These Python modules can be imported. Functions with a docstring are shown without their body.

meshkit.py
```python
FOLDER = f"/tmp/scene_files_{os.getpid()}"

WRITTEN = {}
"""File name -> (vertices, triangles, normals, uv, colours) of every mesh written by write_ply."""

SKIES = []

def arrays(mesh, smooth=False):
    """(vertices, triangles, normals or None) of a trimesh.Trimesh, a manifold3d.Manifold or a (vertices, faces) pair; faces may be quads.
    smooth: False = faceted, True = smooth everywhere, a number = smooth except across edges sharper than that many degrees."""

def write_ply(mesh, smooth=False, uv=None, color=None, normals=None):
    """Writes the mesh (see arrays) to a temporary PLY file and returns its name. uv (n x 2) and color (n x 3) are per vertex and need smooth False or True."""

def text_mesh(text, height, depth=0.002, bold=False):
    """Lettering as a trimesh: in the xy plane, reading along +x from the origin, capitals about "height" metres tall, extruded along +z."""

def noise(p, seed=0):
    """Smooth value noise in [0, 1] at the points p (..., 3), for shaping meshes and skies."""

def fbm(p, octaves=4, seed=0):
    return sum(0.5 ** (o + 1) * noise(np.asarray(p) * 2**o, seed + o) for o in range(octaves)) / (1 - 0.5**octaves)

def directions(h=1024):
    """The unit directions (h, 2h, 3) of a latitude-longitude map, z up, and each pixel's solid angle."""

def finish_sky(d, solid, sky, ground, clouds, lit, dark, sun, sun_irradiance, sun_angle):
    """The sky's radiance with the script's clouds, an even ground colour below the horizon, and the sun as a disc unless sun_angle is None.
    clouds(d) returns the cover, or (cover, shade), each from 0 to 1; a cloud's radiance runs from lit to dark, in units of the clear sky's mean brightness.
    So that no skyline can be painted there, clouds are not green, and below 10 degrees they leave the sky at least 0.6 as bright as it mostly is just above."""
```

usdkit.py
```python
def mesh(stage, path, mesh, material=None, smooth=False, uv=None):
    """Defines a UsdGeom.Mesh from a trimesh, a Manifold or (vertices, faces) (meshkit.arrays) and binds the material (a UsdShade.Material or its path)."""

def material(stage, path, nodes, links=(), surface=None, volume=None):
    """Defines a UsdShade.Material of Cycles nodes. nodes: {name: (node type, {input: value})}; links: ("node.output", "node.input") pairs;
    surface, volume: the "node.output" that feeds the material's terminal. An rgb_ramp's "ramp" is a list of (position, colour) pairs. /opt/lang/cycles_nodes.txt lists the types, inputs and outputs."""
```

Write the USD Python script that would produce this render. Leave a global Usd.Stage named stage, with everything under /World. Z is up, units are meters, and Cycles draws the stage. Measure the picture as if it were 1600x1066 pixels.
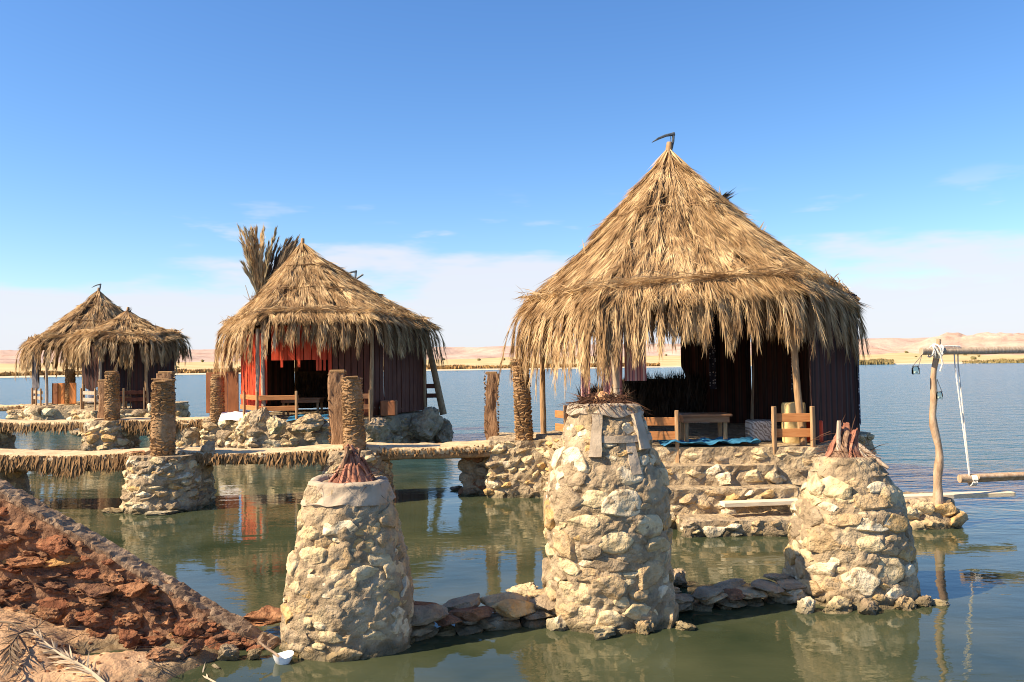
import math, numpy as np, trimesh, usdkit, meshkit
from pxr import Usd, UsdGeom, UsdLux, UsdShade, Gf, Sdf, Vt
from meshkit import fbm, noise

stage = Usd.Stage.CreateInMemory()
UsdGeom.SetStageUpAxis(stage, UsdGeom.Tokens.z)
UsdGeom.SetStageMetersPerUnit(stage, 1.0)
world = UsdGeom.Xform.Define(stage, '/World')
stage.SetDefaultPrim(world.GetPrim())
UsdGeom.Scope.Define(stage, '/World/Looks')
PI = math.pi

# ------------------------------------------------------------------ camera, sky, sun, exposure
CAM_Z, FPX, W0, H0 = 2.5, 1300.0, 1600.0, 1066.0
PITCH, ROLL = math.radians(1.61), math.radians(0.76)
EXPOSURE = 1.12
fw = np.array([0, math.cos(PITCH), math.sin(PITCH)])
r0 = np.array([1.0, 0, 0]); u0 = np.cross(r0, fw)
rt = r0 * math.cos(ROLL) - u0 * math.sin(ROLL)
up = u0 * math.cos(ROLL) + r0 * math.sin(ROLL)
cam = UsdGeom.Camera.Define(stage, '/World/camera')
mtx = Gf.Matrix4d(*rt, 0, *up, 0, *(-fw), 0, 0, 0, CAM_Z, 1)
cam.AddTransformOp().Set(mtx)
cam.CreateHorizontalApertureAttr(36.0); cam.CreateVerticalApertureAttr(36.0 * 682 / 1024)
cam.CreateFocalLengthAttr(36.0 * FPX / W0)
cam.CreateClippingRangeAttr(Gf.Vec2f(0.1, 20000))
cam.CreateExposureAttr(EXPOSURE)

SUN_EL = math.radians(41)
sun = np.array([-0.945 * math.cos(SUN_EL), -0.327 * math.cos(SUN_EL), math.sin(SUN_EL)]); sun /= np.linalg.norm(sun)
SKY = usdkit.material(stage, '/World/Looks/sky_air', {
    'sky': ('sky_texture', {'sky_type': 'single_scattering', 'sun_disc': False, 'sun_elevation': SUN_EL,
                            'sun_rotation': math.atan2(sun[0], sun[1]), 'altitude': 300.0, 'air_density': 1.15,
                            'aerosol_density': 0.6, 'ozone_density': 5.0}),
    'hs': ('hsv', {'hue': 0.506, 'saturation': 1.18, 'value': 1.0}),
    'tc': ('texture_coordinate', {}),
    'sep': ('separate_xyz', {}),
    'map': ('mapping', {'scale': (3.0, 3.0, 14.0)}),
    'n': ('noise_texture', {'scale': 1.1, 'detail': 7.0, 'roughness': 0.52}),
    'edge': ('math', {'math_type': 'multiply_add', 'value2': 0.24, 'value3': -0.005}),
    'dz': ('math', {'math_type': 'subtract'}),
    'bank': ('map_range', {'range_type': 'smoothstep', 'from_min': -0.006, 'from_max': 0.030, 'to_min': 0.0, 'to_max': 0.88, 'clamp': True}),
    'map2': ('mapping', {'scale': (7.0, 7.0, 34.0), 'location': (3.3, 1.2, 0.0)}),
    'n2': ('noise_texture', {'scale': 1.0, 'detail': 6.0, 'roughness': 0.55}),
    'wz': ('rgb_ramp', {'ramp': [(0.0, (0, 0, 0)), (0.06, (1, 1, 1)), (0.14, (.8, .8, .8)), (0.21, (0, 0, 0))]}),
    'wn': ('map_range', {'range_type': 'smoothstep', 'from_min': 0.56, 'from_max': 0.70, 'to_min': 0.0, 'to_max': 0.75, 'clamp': True}),
    'wm': ('math', {'math_type': 'multiply'}),
    'mx': ('math', {'math_type': 'maximum', 'use_clamp': True}),
    'mix': ('mix_color', {'b': (4.3, 4.4, 4.85), 'use_clamp': False}),
    'bg': ('background_shader', {'strength': 0.092}),
}, [('sky.color', 'hs.color'), ('tc.generated', 'sep.vector'), ('tc.generated', 'map.vector'), ('map.vector', 'n.vector'),
    ('n.fac', 'edge.value1'), ('edge.value', 'dz.value1'), ('sep.z', 'dz.value2'), ('dz.value', 'bank.value'),
    ('tc.generated', 'map2.vector'), ('map2.vector', 'n2.vector'), ('sep.z', 'wz.fac'), ('n2.fac', 'wn.value'),
    ('wn.result', 'wm.value1'), ('wz.color', 'wm.value2'), ('bank.result', 'mx.value1'), ('wm.value', 'mx.value2'),
    ('hs.color', 'mix.a'), ('mx.value', 'mix.fac'), ('mix.result', 'bg.color')], surface='bg.background')
dome = UsdLux.DomeLight.Define(stage, '/World/sky')
UsdShade.MaterialBindingAPI.Apply(dome.GetPrim()).Bind(SKY)
dome.GetPrim().SetCustomDataByKey('kind', 'structure')
dl = UsdLux.DistantLight.Define(stage, '/World/sun')
dl.CreateIntensityAttr(1.25); dl.CreateAngleAttr(0.5); dl.CreateNormalizeAttr(True)
dl.CreateColorAttr(Gf.Vec3f(1.0, 0.83, 0.60))
zx = np.cross([0, 0, 1.0], sun); zx /= np.linalg.norm(zx); zy = np.cross(sun, zx)
dl.AddTransformOp().Set(Gf.Matrix4d(*zx, 0, *zy, 0, *sun, 0, 0, 0, 60, 1))

# ------------------------------------------------------------------ helpers: places and names
def ray(px, py):
    d = fw + rt * (px - W0 / 2) / FPX - up * (py - H0 / 2) / FPX
    return d
def at_z(px, py, z=0.0):              # where the line of sight meets the level z
    d = ray(px, py); t = (z - CAM_Z) / d[2]
    return np.array([0, 0, CAM_Z]) + d * t
def at_y(px, py, y):                  # ... meets the depth y
    d = ray(px, py); t = y / d[1]
    return np.array([0, 0, CAM_Z]) + d * t

_count = {}
def numbered(parent, name):
    k = (parent, name); n = _count.get(k, 0); _count[k] = n + 1
    return f'{parent}/{name}' if n == 0 else f'{parent}/{name}_{n:03d}'

class Thing:
    def __init__(s, name, label=None, cat=None, loc=(0, 0, 0), group=None, kind=None):
        s.loc = np.asarray(loc, float); s.path = numbered('/World', name)
        x = UsdGeom.Xform.Define(stage, s.path); x.AddTranslateOp().Set(Gf.Vec3d(*map(float, s.loc)))
        s.prim = x.GetPrim(); tag(s.prim, label, cat, group, kind)
    def part(s, name, mesh, mat, smooth=False, parent=None, label=None, kind=None, uv=None):
        v, f = vf(mesh)
        p = numbered((parent or s).path if not isinstance(parent, str) else parent, name)
        m = usdkit.mesh(stage, p, (v - s.loc, f), MAT[mat], smooth, uv)
        if label: m.GetPrim().SetCustomDataByKey('label', label)
        if kind: m.GetPrim().SetCustomDataByKey('kind', kind)
        return p
def tag(prim, label=None, cat=None, group=None, kind=None):
    for k, v in (('label', label), ('category', cat), ('group', group), ('kind', kind)):
        if v: prim.SetCustomDataByKey(k, v)
def solo(name, mesh, mat, label=None, cat=None, group=None, kind=None, smooth=False, uv=None):
    p = numbered('/World', name)
    m = usdkit.mesh(stage, p, mesh, MAT[mat], smooth, uv)
    tag(m.GetPrim(), label, cat, group, kind); return m
def vf(mesh):
    if isinstance(mesh, trimesh.Trimesh): return np.array(mesh.vertices), np.array(mesh.faces)
    if hasattr(mesh, 'to_mesh'):
        m = mesh.to_mesh(); return np.array(m.vert_properties[:, :3], float), np.array(m.tri_verts)
    v, f = np.asarray(mesh[0], float), np.asarray(mesh[1], int)
    if f.shape[1] == 4: f = np.vstack([f[:, [0, 1, 2]], f[:, [0, 2, 3]]])
    return v, f
def join(ms):
    V, F, n = [], [], 0
    for m in ms:
        v, f = vf(m); V.append(v); F.append(f + n); n += len(v)
    return np.vstack(V), np.vstack(F)
def unit(v):
    v = np.asarray(v, float); return v / np.maximum(np.linalg.norm(v, axis=-1, keepdims=True), 1e-12)

# ------------------------------------------------------------------ materials
MAT = {}
def M(name, stops, scale=4.0, detail=6.0, nrough=0.6, stretch=None, bump=0.5, bscale=30.0, bdist=0.02, rough=0.85, spec=0.25,
      wet=False, island=0.0, trans=0.0, over=None, pits=0.0, metallic=0.0, uvstripe=None):
    n = {'g': ('geometry', {}), 'n': ('noise_texture', {'scale': scale, 'detail': detail, 'roughness': nrough}),
         'r': ('rgb_ramp', {'ramp': stops}), 'p': ('principled_bsdf', {'roughness': rough, 'specular_ior_level': spec, 'metallic': metallic}),
         'bn': ('noise_texture', {'scale': bscale, 'detail': 8.0, 'roughness': 0.62}), 'b': ('bump', {'strength': bump, 'distance': bdist})}
    L = [('bn.fac', 'b.height'), ('b.normal', 'p.normal')]
    src = 'g.position'
    if stretch:
        n['mp'] = ('mapping', {'scale': stretch}); L.append(('g.position', 'mp.vector')); src = 'mp.vector'
    L += [(src, 'n.vector'), (src, 'bn.vector')]
    fac = 'n.fac'
    if island:
        n['i1'] = ('math', {'math_type': 'subtract', 'value2': 0.5}); n['i2'] = ('math', {'math_type': 'multiply_add', 'value2': island})
        L += [('g.random_per_island', 'i1.value1'), ('i1.value', 'i2.value1'), (fac, 'i2.value3')]; fac = 'i2.value'
    L.append((fac, 'r.fac')); col = 'r.color'
    if uvstripe:
        fr, stops2, amount = uvstripe
        n.update({'tc': ('texture_coordinate', {}), 'sx': ('separate_xyz', {}), 'fm': ('math', {'math_type': 'multiply', 'value2': fr}),
                  'ff': ('math', {'math_type': 'fraction'}), 'r2': ('rgb_ramp', {'ramp': stops2, 'interpolate': False}), 'm2': ('mix_color', {'fac': amount})})
        L += [('tc.UV', 'sx.vector'), ('sx.x', 'fm.value1'), ('fm.value', 'ff.value1'), ('ff.value', 'r2.fac'), (col, 'm2.a'), ('r2.color', 'm2.b')]; col = 'm2.result'
    if over:
        oc, osc, lo, hi = over
        n.update({'on': ('noise_texture', {'scale': osc, 'detail': 5.0, 'roughness': 0.6}),
                  'om': ('map_range', {'range_type': 'smoothstep', 'from_min': lo, 'from_max': hi, 'clamp': True}),
                  'oc': ('mix_color', {'b': oc})})
        L += [('g.position', 'on.vector'), ('on.fac', 'om.value'), ('om.result', 'oc.fac'), (col, 'oc.a')]; col = 'oc.result'
    if pits:
        n.update({'v': ('voronoi_texture', {'scale': bscale * 0.6}), 'pm': ('map_range', {'from_min': 0.1, 'from_max': 0.55, 'to_min': 1 - pits, 'to_max': 1.0, 'clamp': True}),
                  'bm': ('math', {'math_type': 'multiply'})})
        L = [l for l in L if l != ('bn.fac', 'b.height')]
        L += [('g.position', 'v.vector'), ('v.distance', 'pm.value'), ('pm.result', 'bm.value1'), ('bn.fac', 'bm.value2'), ('bm.value', 'b.height')]
    if wet:
        n.update({'wz': ('separate_xyz', {}), 'wn': ('noise_texture', {'scale': 5.0, 'detail': 4.0}), 'wa': ('math', {'math_type': 'multiply_add', 'value2': -0.16}),
                  'wm': ('map_range', {'range_type': 'smoothstep', 'from_min': -0.05, 'from_max': 0.045, 'to_min': 0.75, 'to_max': 0.0, 'clamp': True}),
                  'wc': ('mix_color', {'b': (0.085, 0.07, 0.035)}),
                  'wr': ('math', {'math_type': 'multiply_add', 'value2': -0.6, 'value3': rough})})
        L += [('g.position', 'wz.vector'), ('g.position', 'wn.vector'), ('wn.fac', 'wa.value1'), ('wz.z', 'wa.value3'), ('wa.value', 'wm.value'),
              ('wm.result', 'wc.fac'), (col, 'wc.a'), ('wm.result', 'wr.value1'), ('wr.value', 'p.roughness')]; col = 'wc.result'
    L.append((col, 'p.base_color'))
    out = 'p.BSDF'
    if trans:
        n.update({'t': ('translucent_bsdf', {}), 'mc': ('mix_closure', {'fac': trans})})
        L += [(col, 't.color'), ('p.BSDF', 'mc.closure1'), ('t.BSDF', 'mc.closure2')]; out = 'mc.closure'
    MAT[name] = usdkit.material(stage, f'/World/Looks/{name}', n, L, surface=out)

MORT = (0.38, 0.285, 0.175)
def stone_mat(name, a, b, c, over=MORT):
    M(name, [(0.28, a), (0.5, b), (0.72, c)], scale=5.5, bump=1.0, bscale=13, bdist=0.075, wet=True, over=(over, 6.5, 0.52, 0.66), pits=0.6, spec=0.15, rough=0.93)
stone_mat('limestone_cream', (0.44, 0.33, 0.18), (0.62, 0.48, 0.27), (0.72, 0.59, 0.37))
stone_mat('limestone_pale', (0.58, 0.46, 0.28), (0.74, 0.61, 0.4), (0.8, 0.69, 0.49))
stone_mat('limestone_tan', (0.31, 0.21, 0.11), (0.49, 0.345, 0.185), (0.6, 0.455, 0.265))
stone_mat('limestone_ochre', (0.4, 0.23, 0.085), (0.57, 0.365, 0.15), (0.64, 0.46, 0.235))
stone_mat('limestone_grey', (0.22, 0.16, 0.1), (0.34, 0.255, 0.16), (0.47, 0.37, 0.245))
M('mortar', [(0.25, (0.21, 0.15, 0.09)), (0.5, (0.38, 0.285, 0.175)), (0.75, (0.54, 0.43, 0.275))], scale=3.5, bump=1.0, bscale=13, bdist=0.08, wet=True, pits=0.6, rough=0.95, spec=0.15,
  over=((0.52, 0.39, 0.22), 4.0, 0.55, 0.7))
M('cement', [(0.25, (0.29, 0.225, 0.155)), (0.5, (0.39, 0.31, 0.22)), (0.75, (0.47, 0.385, 0.28))], scale=5, bump=0.5, bscale=26, bdist=0.02, rough=0.92, spec=0.2)
M('coping_cement', [(0.25, (0.10, 0.062, 0.038)), (0.5, (0.21, 0.14, 0.088)), (0.75, (0.36, 0.27, 0.18))], scale=7, bump=0.8, bscale=20, bdist=0.04, rough=0.93, pits=0.4)
RM = (0.13, 0.065, 0.035)
def red_mat(name, a, b, c):
    M(name, [(0.28, a), (0.5, b), (0.72, c)], scale=9, bump=1.0, bscale=14, bdist=0.08, over=((0.26, 0.14, 0.07), 5, 0.56, 0.7), pits=0.55, rough=0.95, spec=0.12)
red_mat('redstone_rust', (0.12, 0.046, 0.026), (0.22, 0.09, 0.046), (0.34, 0.16, 0.082))
red_mat('redstone_orange', (0.17, 0.075, 0.037), (0.29, 0.135, 0.066), (0.41, 0.22, 0.11))
red_mat('redstone_brown', (0.12, 0.06, 0.035), (0.25, 0.125, 0.065), (0.37, 0.20, 0.105))
red_mat('redstone_dark', (0.09, 0.045, 0.03), (0.17, 0.085, 0.05), (0.27, 0.15, 0.085))
red_mat('redstone_ochre', (0.24, 0.13, 0.05), (0.39, 0.215, 0.08), (0.50, 0.31, 0.13))
M('red_mortar', [(0.3, (0.11, 0.058, 0.034)), (0.5, (0.21, 0.112, 0.063)), (0.7, (0.32, 0.185, 0.105))], scale=8, bump=1.0, bscale=20, bdist=0.05, pits=0.5, rough=0.95)
M('sand', [(0.25, (0.34, 0.20, 0.11)), (0.5, (0.50, 0.31, 0.17)), (0.75, (0.60, 0.41, 0.24))], scale=3, bump=0.9, bscale=34, bdist=0.025, rough=0.95, wet=True, pits=0.3)
M('deck_mud', [(0.25, (0.38, 0.26, 0.14)), (0.5, (0.54, 0.39, 0.22)), (0.75, (0.66, 0.505, 0.31))], scale=4, bump=0.8, bscale=18, bdist=0.03, rough=0.95)
M('palm_fibre', [(0.2, (0.23, 0.13, 0.055)), (0.5, (0.45, 0.29, 0.14)), (0.8, (0.64, 0.46, 0.26))], scale=12, bump=0.3, rough=0.9, island=0.7)
STRAW = [(0.02, (0.38, 0.235, 0.11)), (0.20, (0.66, 0.47, 0.245)), (0.42, (0.84, 0.665, 0.40)), (0.70, (0.88, 0.745, 0.50)), (1.0, (0.90, 0.81, 0.61))]
M('straw', STRAW, scale=2.2, detail=4, bump=0.0, rough=0.7, spec=0.25, island=0.75, trans=0.25)
M('straw_deep', [(0.1, (0.30, 0.18, 0.08)), (0.5, (0.62, 0.44, 0.23)), (0.9, (0.80, 0.62, 0.37))], scale=2.2, bump=0.0, rough=0.8, island=0.9, trans=0.12)
M('straw_grey', [(0.1, (0.17, 0.12, 0.075)), (0.5, (0.38, 0.285, 0.18)), (0.9, (0.58, 0.46, 0.31))], scale=2.5, bump=0.0, rough=0.8, island=0.8, trans=0.15)
M('straw_bleached', [(0.1, (0.40, 0.32, 0.22)), (0.5, (0.62, 0.53, 0.40)), (0.9, (0.80, 0.72, 0.58))], scale=2.5, bump=0.0, rough=0.8, island=0.8, trans=0.15)
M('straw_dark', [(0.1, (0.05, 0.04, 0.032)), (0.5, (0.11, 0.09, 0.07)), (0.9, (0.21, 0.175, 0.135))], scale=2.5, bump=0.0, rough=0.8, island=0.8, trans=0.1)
M('frond_green', [(0.1, (0.42, 0.33, 0.19)), (0.5, (0.68, 0.57, 0.36)), (0.9, (0.82, 0.73, 0.52))], scale=2.5, bump=0.0, rough=0.8, island=0.8, trans=0.15)
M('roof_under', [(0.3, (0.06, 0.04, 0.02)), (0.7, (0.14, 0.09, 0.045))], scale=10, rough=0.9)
M('pole_wood', [(0.25, (0.20, 0.11, 0.05)), (0.5, (0.36, 0.215, 0.105)), (0.75, (0.50, 0.335, 0.18))], scale=7, stretch=(5, 5, 0.5), bump=0.6, bscale=9, bdist=0.02, rough=0.8)
M('grey_wood', [(0.25, (0.24, 0.17, 0.115)), (0.5, (0.40, 0.305, 0.215)), (0.75, (0.55, 0.45, 0.34))], scale=7, stretch=(4, 4, 0.6), bump=0.6, bscale=9, bdist=0.02, rough=0.85)
M('bare_branch', [(0.25, (0.23, 0.135, 0.075)), (0.5, (0.40, 0.27, 0.165)), (0.75, (0.54, 0.41, 0.285))], scale=4, stretch=(3, 3, 1), bump=0.6, bscale=14, bdist=0.02, rough=0.8)
M('plank_orange', [(0.25, (0.28, 0.105, 0.032)), (0.5, (0.43, 0.175, 0.055)), (0.75, (0.54, 0.25, 0.09))], scale=5, stretch=(0.7, 0.7, 8), bump=0.3, bscale=12, bdist=0.01, rough=0.6, spec=0.35)
M('plank_pale', [(0.25, (0.58, 0.46, 0.29)), (0.5, (0.72, 0.59, 0.40)), (0.75, (0.80, 0.69, 0.50))], scale=4, stretch=(0.6, 6, 6), bump=0.3, bscale=12, bdist=0.01, rough=0.7)
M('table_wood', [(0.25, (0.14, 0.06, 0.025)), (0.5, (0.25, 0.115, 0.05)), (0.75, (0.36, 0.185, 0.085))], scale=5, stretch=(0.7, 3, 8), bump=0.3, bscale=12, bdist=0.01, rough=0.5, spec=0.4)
M('red_board', [(0.25, (0.42, 0.035, 0.012)), (0.5, (0.62, 0.065, 0.02)), (0.75, (0.72, 0.12, 0.04))], scale=4, stretch=(3, 3, 0.5), bump=0.4, bscale=14, bdist=0.01, rough=0.65)
M('maroon_board', [(0.25, (0.06, 0.018, 0.009)), (0.5, (0.105, 0.032, 0.016)), (0.75, (0.15, 0.052, 0.026))], scale=3, stretch=(3, 3, 0.6), bump=0.4, bscale=14, bdist=0.01, rough=0.7)
M('brown_panel', [(0.25, (0.18, 0.065, 0.025)), (0.5, (0.28, 0.105, 0.042)), (0.75, (0.37, 0.155, 0.07))], scale=3, stretch=(2, 2, 0.7), bump=0.3, bscale=12, bdist=0.01, rough=0.7)
M('orange_panel', [(0.25, (0.48, 0.14, 0.03)), (0.5, (0.62, 0.21, 0.05)), (0.75, (0.70, 0.28, 0.08))], scale=3, stretch=(2, 2, 0.7), bump=0.2, rough=0.6)
M('cloth_dark', [(0.3, (0.042, 0.026, 0.022)), (0.7, (0.075, 0.046, 0.038))], scale=6, bump=0.2, bscale=60, rough=0.95,
  uvstripe=(6.5, [(0.0, (0.07, 0.024, 0.017)), (0.3, (0.022, 0.015, 0.014)), (0.5, (0.09, 0.05, 0.035)), (0.58, (0.03, 0.02, 0.018)), (0.8, (0.08, 0.03, 0.02))], 0.75))
M('cloth_grey', [(0.3, (0.07, 0.065, 0.075)), (0.7, (0.17, 0.155, 0.16))], scale=6, bump=0.2, bscale=60, rough=0.95)
M('cloth_pink', [(0.3, (0.45, 0.22, 0.20)), (0.7, (0.56, 0.32, 0.28))], scale=6, bump=0.2, bscale=60, rough=0.95,
  uvstripe=(7.0, [(0.0, (0.46, 0.17, 0.15)), (0.28, (0.62, 0.48, 0.40)), (0.45, (0.20, 0.07, 0.09)), (0.62, (0.52, 0.24, 0.20)), (0.85, (0.16, 0.07, 0.09))], 0.85))
M('cloth_white', [(0.3, (0.62, 0.60, 0.58)), (0.7, (0.78, 0.76, 0.74))], scale=6, bump=0.2, bscale=50, rough=0.95)
M('cloth_blue', [(0.3, (0.02, 0.10, 0.19)), (0.7, (0.04, 0.19, 0.32))], scale=5, bump=0.4, bscale=40, rough=0.7)
M('cushion_yellow', [(0.3, (0.66, 0.45, 0.17)), (0.7, (0.76, 0.58, 0.28))], scale=8, bump=0.3, bscale=70, rough=0.95)
M('rope_white', [(0.3, (0.62, 0.58, 0.50)), (0.7, (0.80, 0.76, 0.68))], scale=30, bump=0.5, bscale=90, rough=0.9)
M('metal_dark', [(0.3, (0.03, 0.04, 0.05)), (0.7, (0.08, 0.095, 0.11))], scale=12, rough=0.5, spec=0.5)
M('white_plastic', [(0.3, (0.76, 0.75, 0.72)), (0.7, (0.82, 0.81, 0.78))], scale=9, bump=0.1, rough=0.4, spec=0.4)
M('stump_red', [(0.25, (0.13, 0.045, 0.025)), (0.5, (0.30, 0.12, 0.07)), (0.75, (0.48, 0.27, 0.165))], scale=9, stretch=(3, 3, 0.9), bump=0.5, bscale=20, bdist=0.02, rough=0.75)
M('stump_brown', [(0.25, (0.09, 0.05, 0.03)), (0.5, (0.21, 0.125, 0.075)), (0.75, (0.40, 0.27, 0.17))], scale=9, stretch=(3, 3, 0.9), bump=0.5, bscale=20, bdist=0.02, rough=0.8)
M('stump_orange', [(0.25, (0.32, 0.14, 0.06)), (0.5, (0.52, 0.26, 0.12)), (0.75, (0.62, 0.37, 0.2))], scale=9, stretch=(3, 3, 0.9), bump=0.5, bscale=20, bdist=0.02, rough=0.75)
M('stump_hair', [(0.2, (0.10, 0.045, 0.022)), (0.5, (0.24, 0.115, 0.055)), (0.8, (0.42, 0.235, 0.12))], scale=9, bump=0.0, rough=0.85, island=0.8)
M('trunk_bark', [(0.2, (0.15, 0.085, 0.04)), (0.5, (0.31, 0.19, 0.095)), (0.8, (0.46, 0.31, 0.17))], scale=10, bump=0.8, bscale=24, bdist=0.03, rough=0.92)
M('trunk_boot', [(0.2, (0.29, 0.17, 0.075)), (0.5, (0.52, 0.335, 0.165)), (0.8, (0.68, 0.48, 0.27))], scale=12, bump=0.6, bscale=30, bdist=0.02, rough=0.9, island=0.7)
M('split_wood', [(0.2, (0.10, 0.05, 0.025)), (0.5, (0.26, 0.145, 0.075)), (0.8, (0.43, 0.27, 0.15))], scale=7, stretch=(4, 4, 0.7), bump=0.9, bscale=12, bdist=0.04, rough=0.92)
M('shore_sand', [(0.3, (0.42, 0.28, 0.12)), (0.5, (0.52, 0.37, 0.175)), (0.7, (0.60, 0.45, 0.24))], scale=0.05, bump=0.0, rough=0.95)
M('beach', [(0.3, (0.46, 0.37, 0.24)), (0.7, (0.58, 0.50, 0.36))], scale=0.2, bump=0.0, rough=0.95)
M('hill_rock', [(0.25, (0.25, 0.15, 0.115)), (0.42, (0.41, 0.28, 0.215)), (0.6, (0.49, 0.355, 0.275)), (0.8, (0.55, 0.425, 0.34))], scale=0.02, detail=8, stretch=(1, 1, 3.5), bump=0.6, bscale=0.05, bdist=6.0, rough=0.95)
M('dune_rock', [(0.25, (0.27, 0.16, 0.11)), (0.42, (0.46, 0.30, 0.215)), (0.6, (0.53, 0.37, 0.27)), (0.8, (0.58, 0.44, 0.34))], scale=0.03, detail=8, stretch=(1, 1, 3.5), bump=0.6, bscale=0.08, bdist=4.0, rough=0.95)
M('scrub', [(0.2, (0.28, 0.16, 0.055)), (0.5, (0.44, 0.26, 0.095)), (0.8, (0.55, 0.36, 0.15))], scale=0.05, bump=0.0, rough=0.9, island=0.5)
M('reed', [(0.2, (0.22, 0.165, 0.065)), (0.5, (0.36, 0.27, 0.12)), (0.8, (0.46, 0.36, 0.18))], scale=0.05, bump=0.0, rough=0.9, island=0.5)
M('shrub_dark', [(0.2, (0.10, 0.09, 0.035)), (0.8, (0.20, 0.17, 0.07))], scale=0.5, bump=0.0, rough=0.9)
# patterned fabrics
MAT['cloth_dotted'] = usdkit.material(stage, '/World/Looks/cloth_dotted', {
    'tc': ('texture_coordinate', {}), 'v': ('voronoi_texture', {'scale': 17.0, 'randomness': 0.55}),
    'r': ('rgb_ramp', {'ramp': [(0.0, (0.74, 0.74, 0.76)), (0.26, (0.6, 0.6, 0.62)), (0.34, (0.03, 0.03, 0.05)), (1.0, (0.03, 0.03, 0.05))]}),
    'p': ('principled_bsdf', {'roughness': 0.95})}, [('tc.UV', 'v.vector'), ('v.distance', 'r.fac'), ('r.color', 'p.base_color')], surface='p.BSDF')
MAT['cloth_zigzag'] = usdkit.material(stage, '/World/Looks/cloth_zigzag', {
    'g': ('geometry', {}), 'm': ('mapping', {'scale': (1, 0, 1), 'rotation': (0, 0, 0)}), 'w': ('wave_texture', {'wave_type': 'bands', 'bands_direction': 'diagonal', 'scale': 9.0, 'distortion': 6.0, 'detail': 1.0, 'detail_scale': 1.5}),
    'r': ('rgb_ramp', {'ramp': [(0.35, (0.30, 0.24, 0.18)), (0.55, (0.66, 0.60, 0.50))]}), 'p': ('principled_bsdf', {'roughness': 0.95})},
    [('g.position', 'm.vector'), ('m.vector', 'w.vector'), ('w.fac', 'r.fac'), ('r.color', 'p.base_color')], surface='p.BSDF')
MAT['jar_glass'] = usdkit.material(stage, '/World/Looks/jar_glass', {
    'f': ('fresnel', {'IOR': 1.5}), 't': ('transparent_bsdf', {'color': (0.86, 0.92, 0.9)}), 'gl': ('glossy_bsdf', {'color': (1, 1, 1), 'roughness': 0.03}), 'm': ('mix_closure', {})},
    [('f.fac', 'm.fac'), ('t.BSDF', 'm.closure1'), ('gl.BSDF', 'm.closure2')], surface='m.closure')
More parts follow.
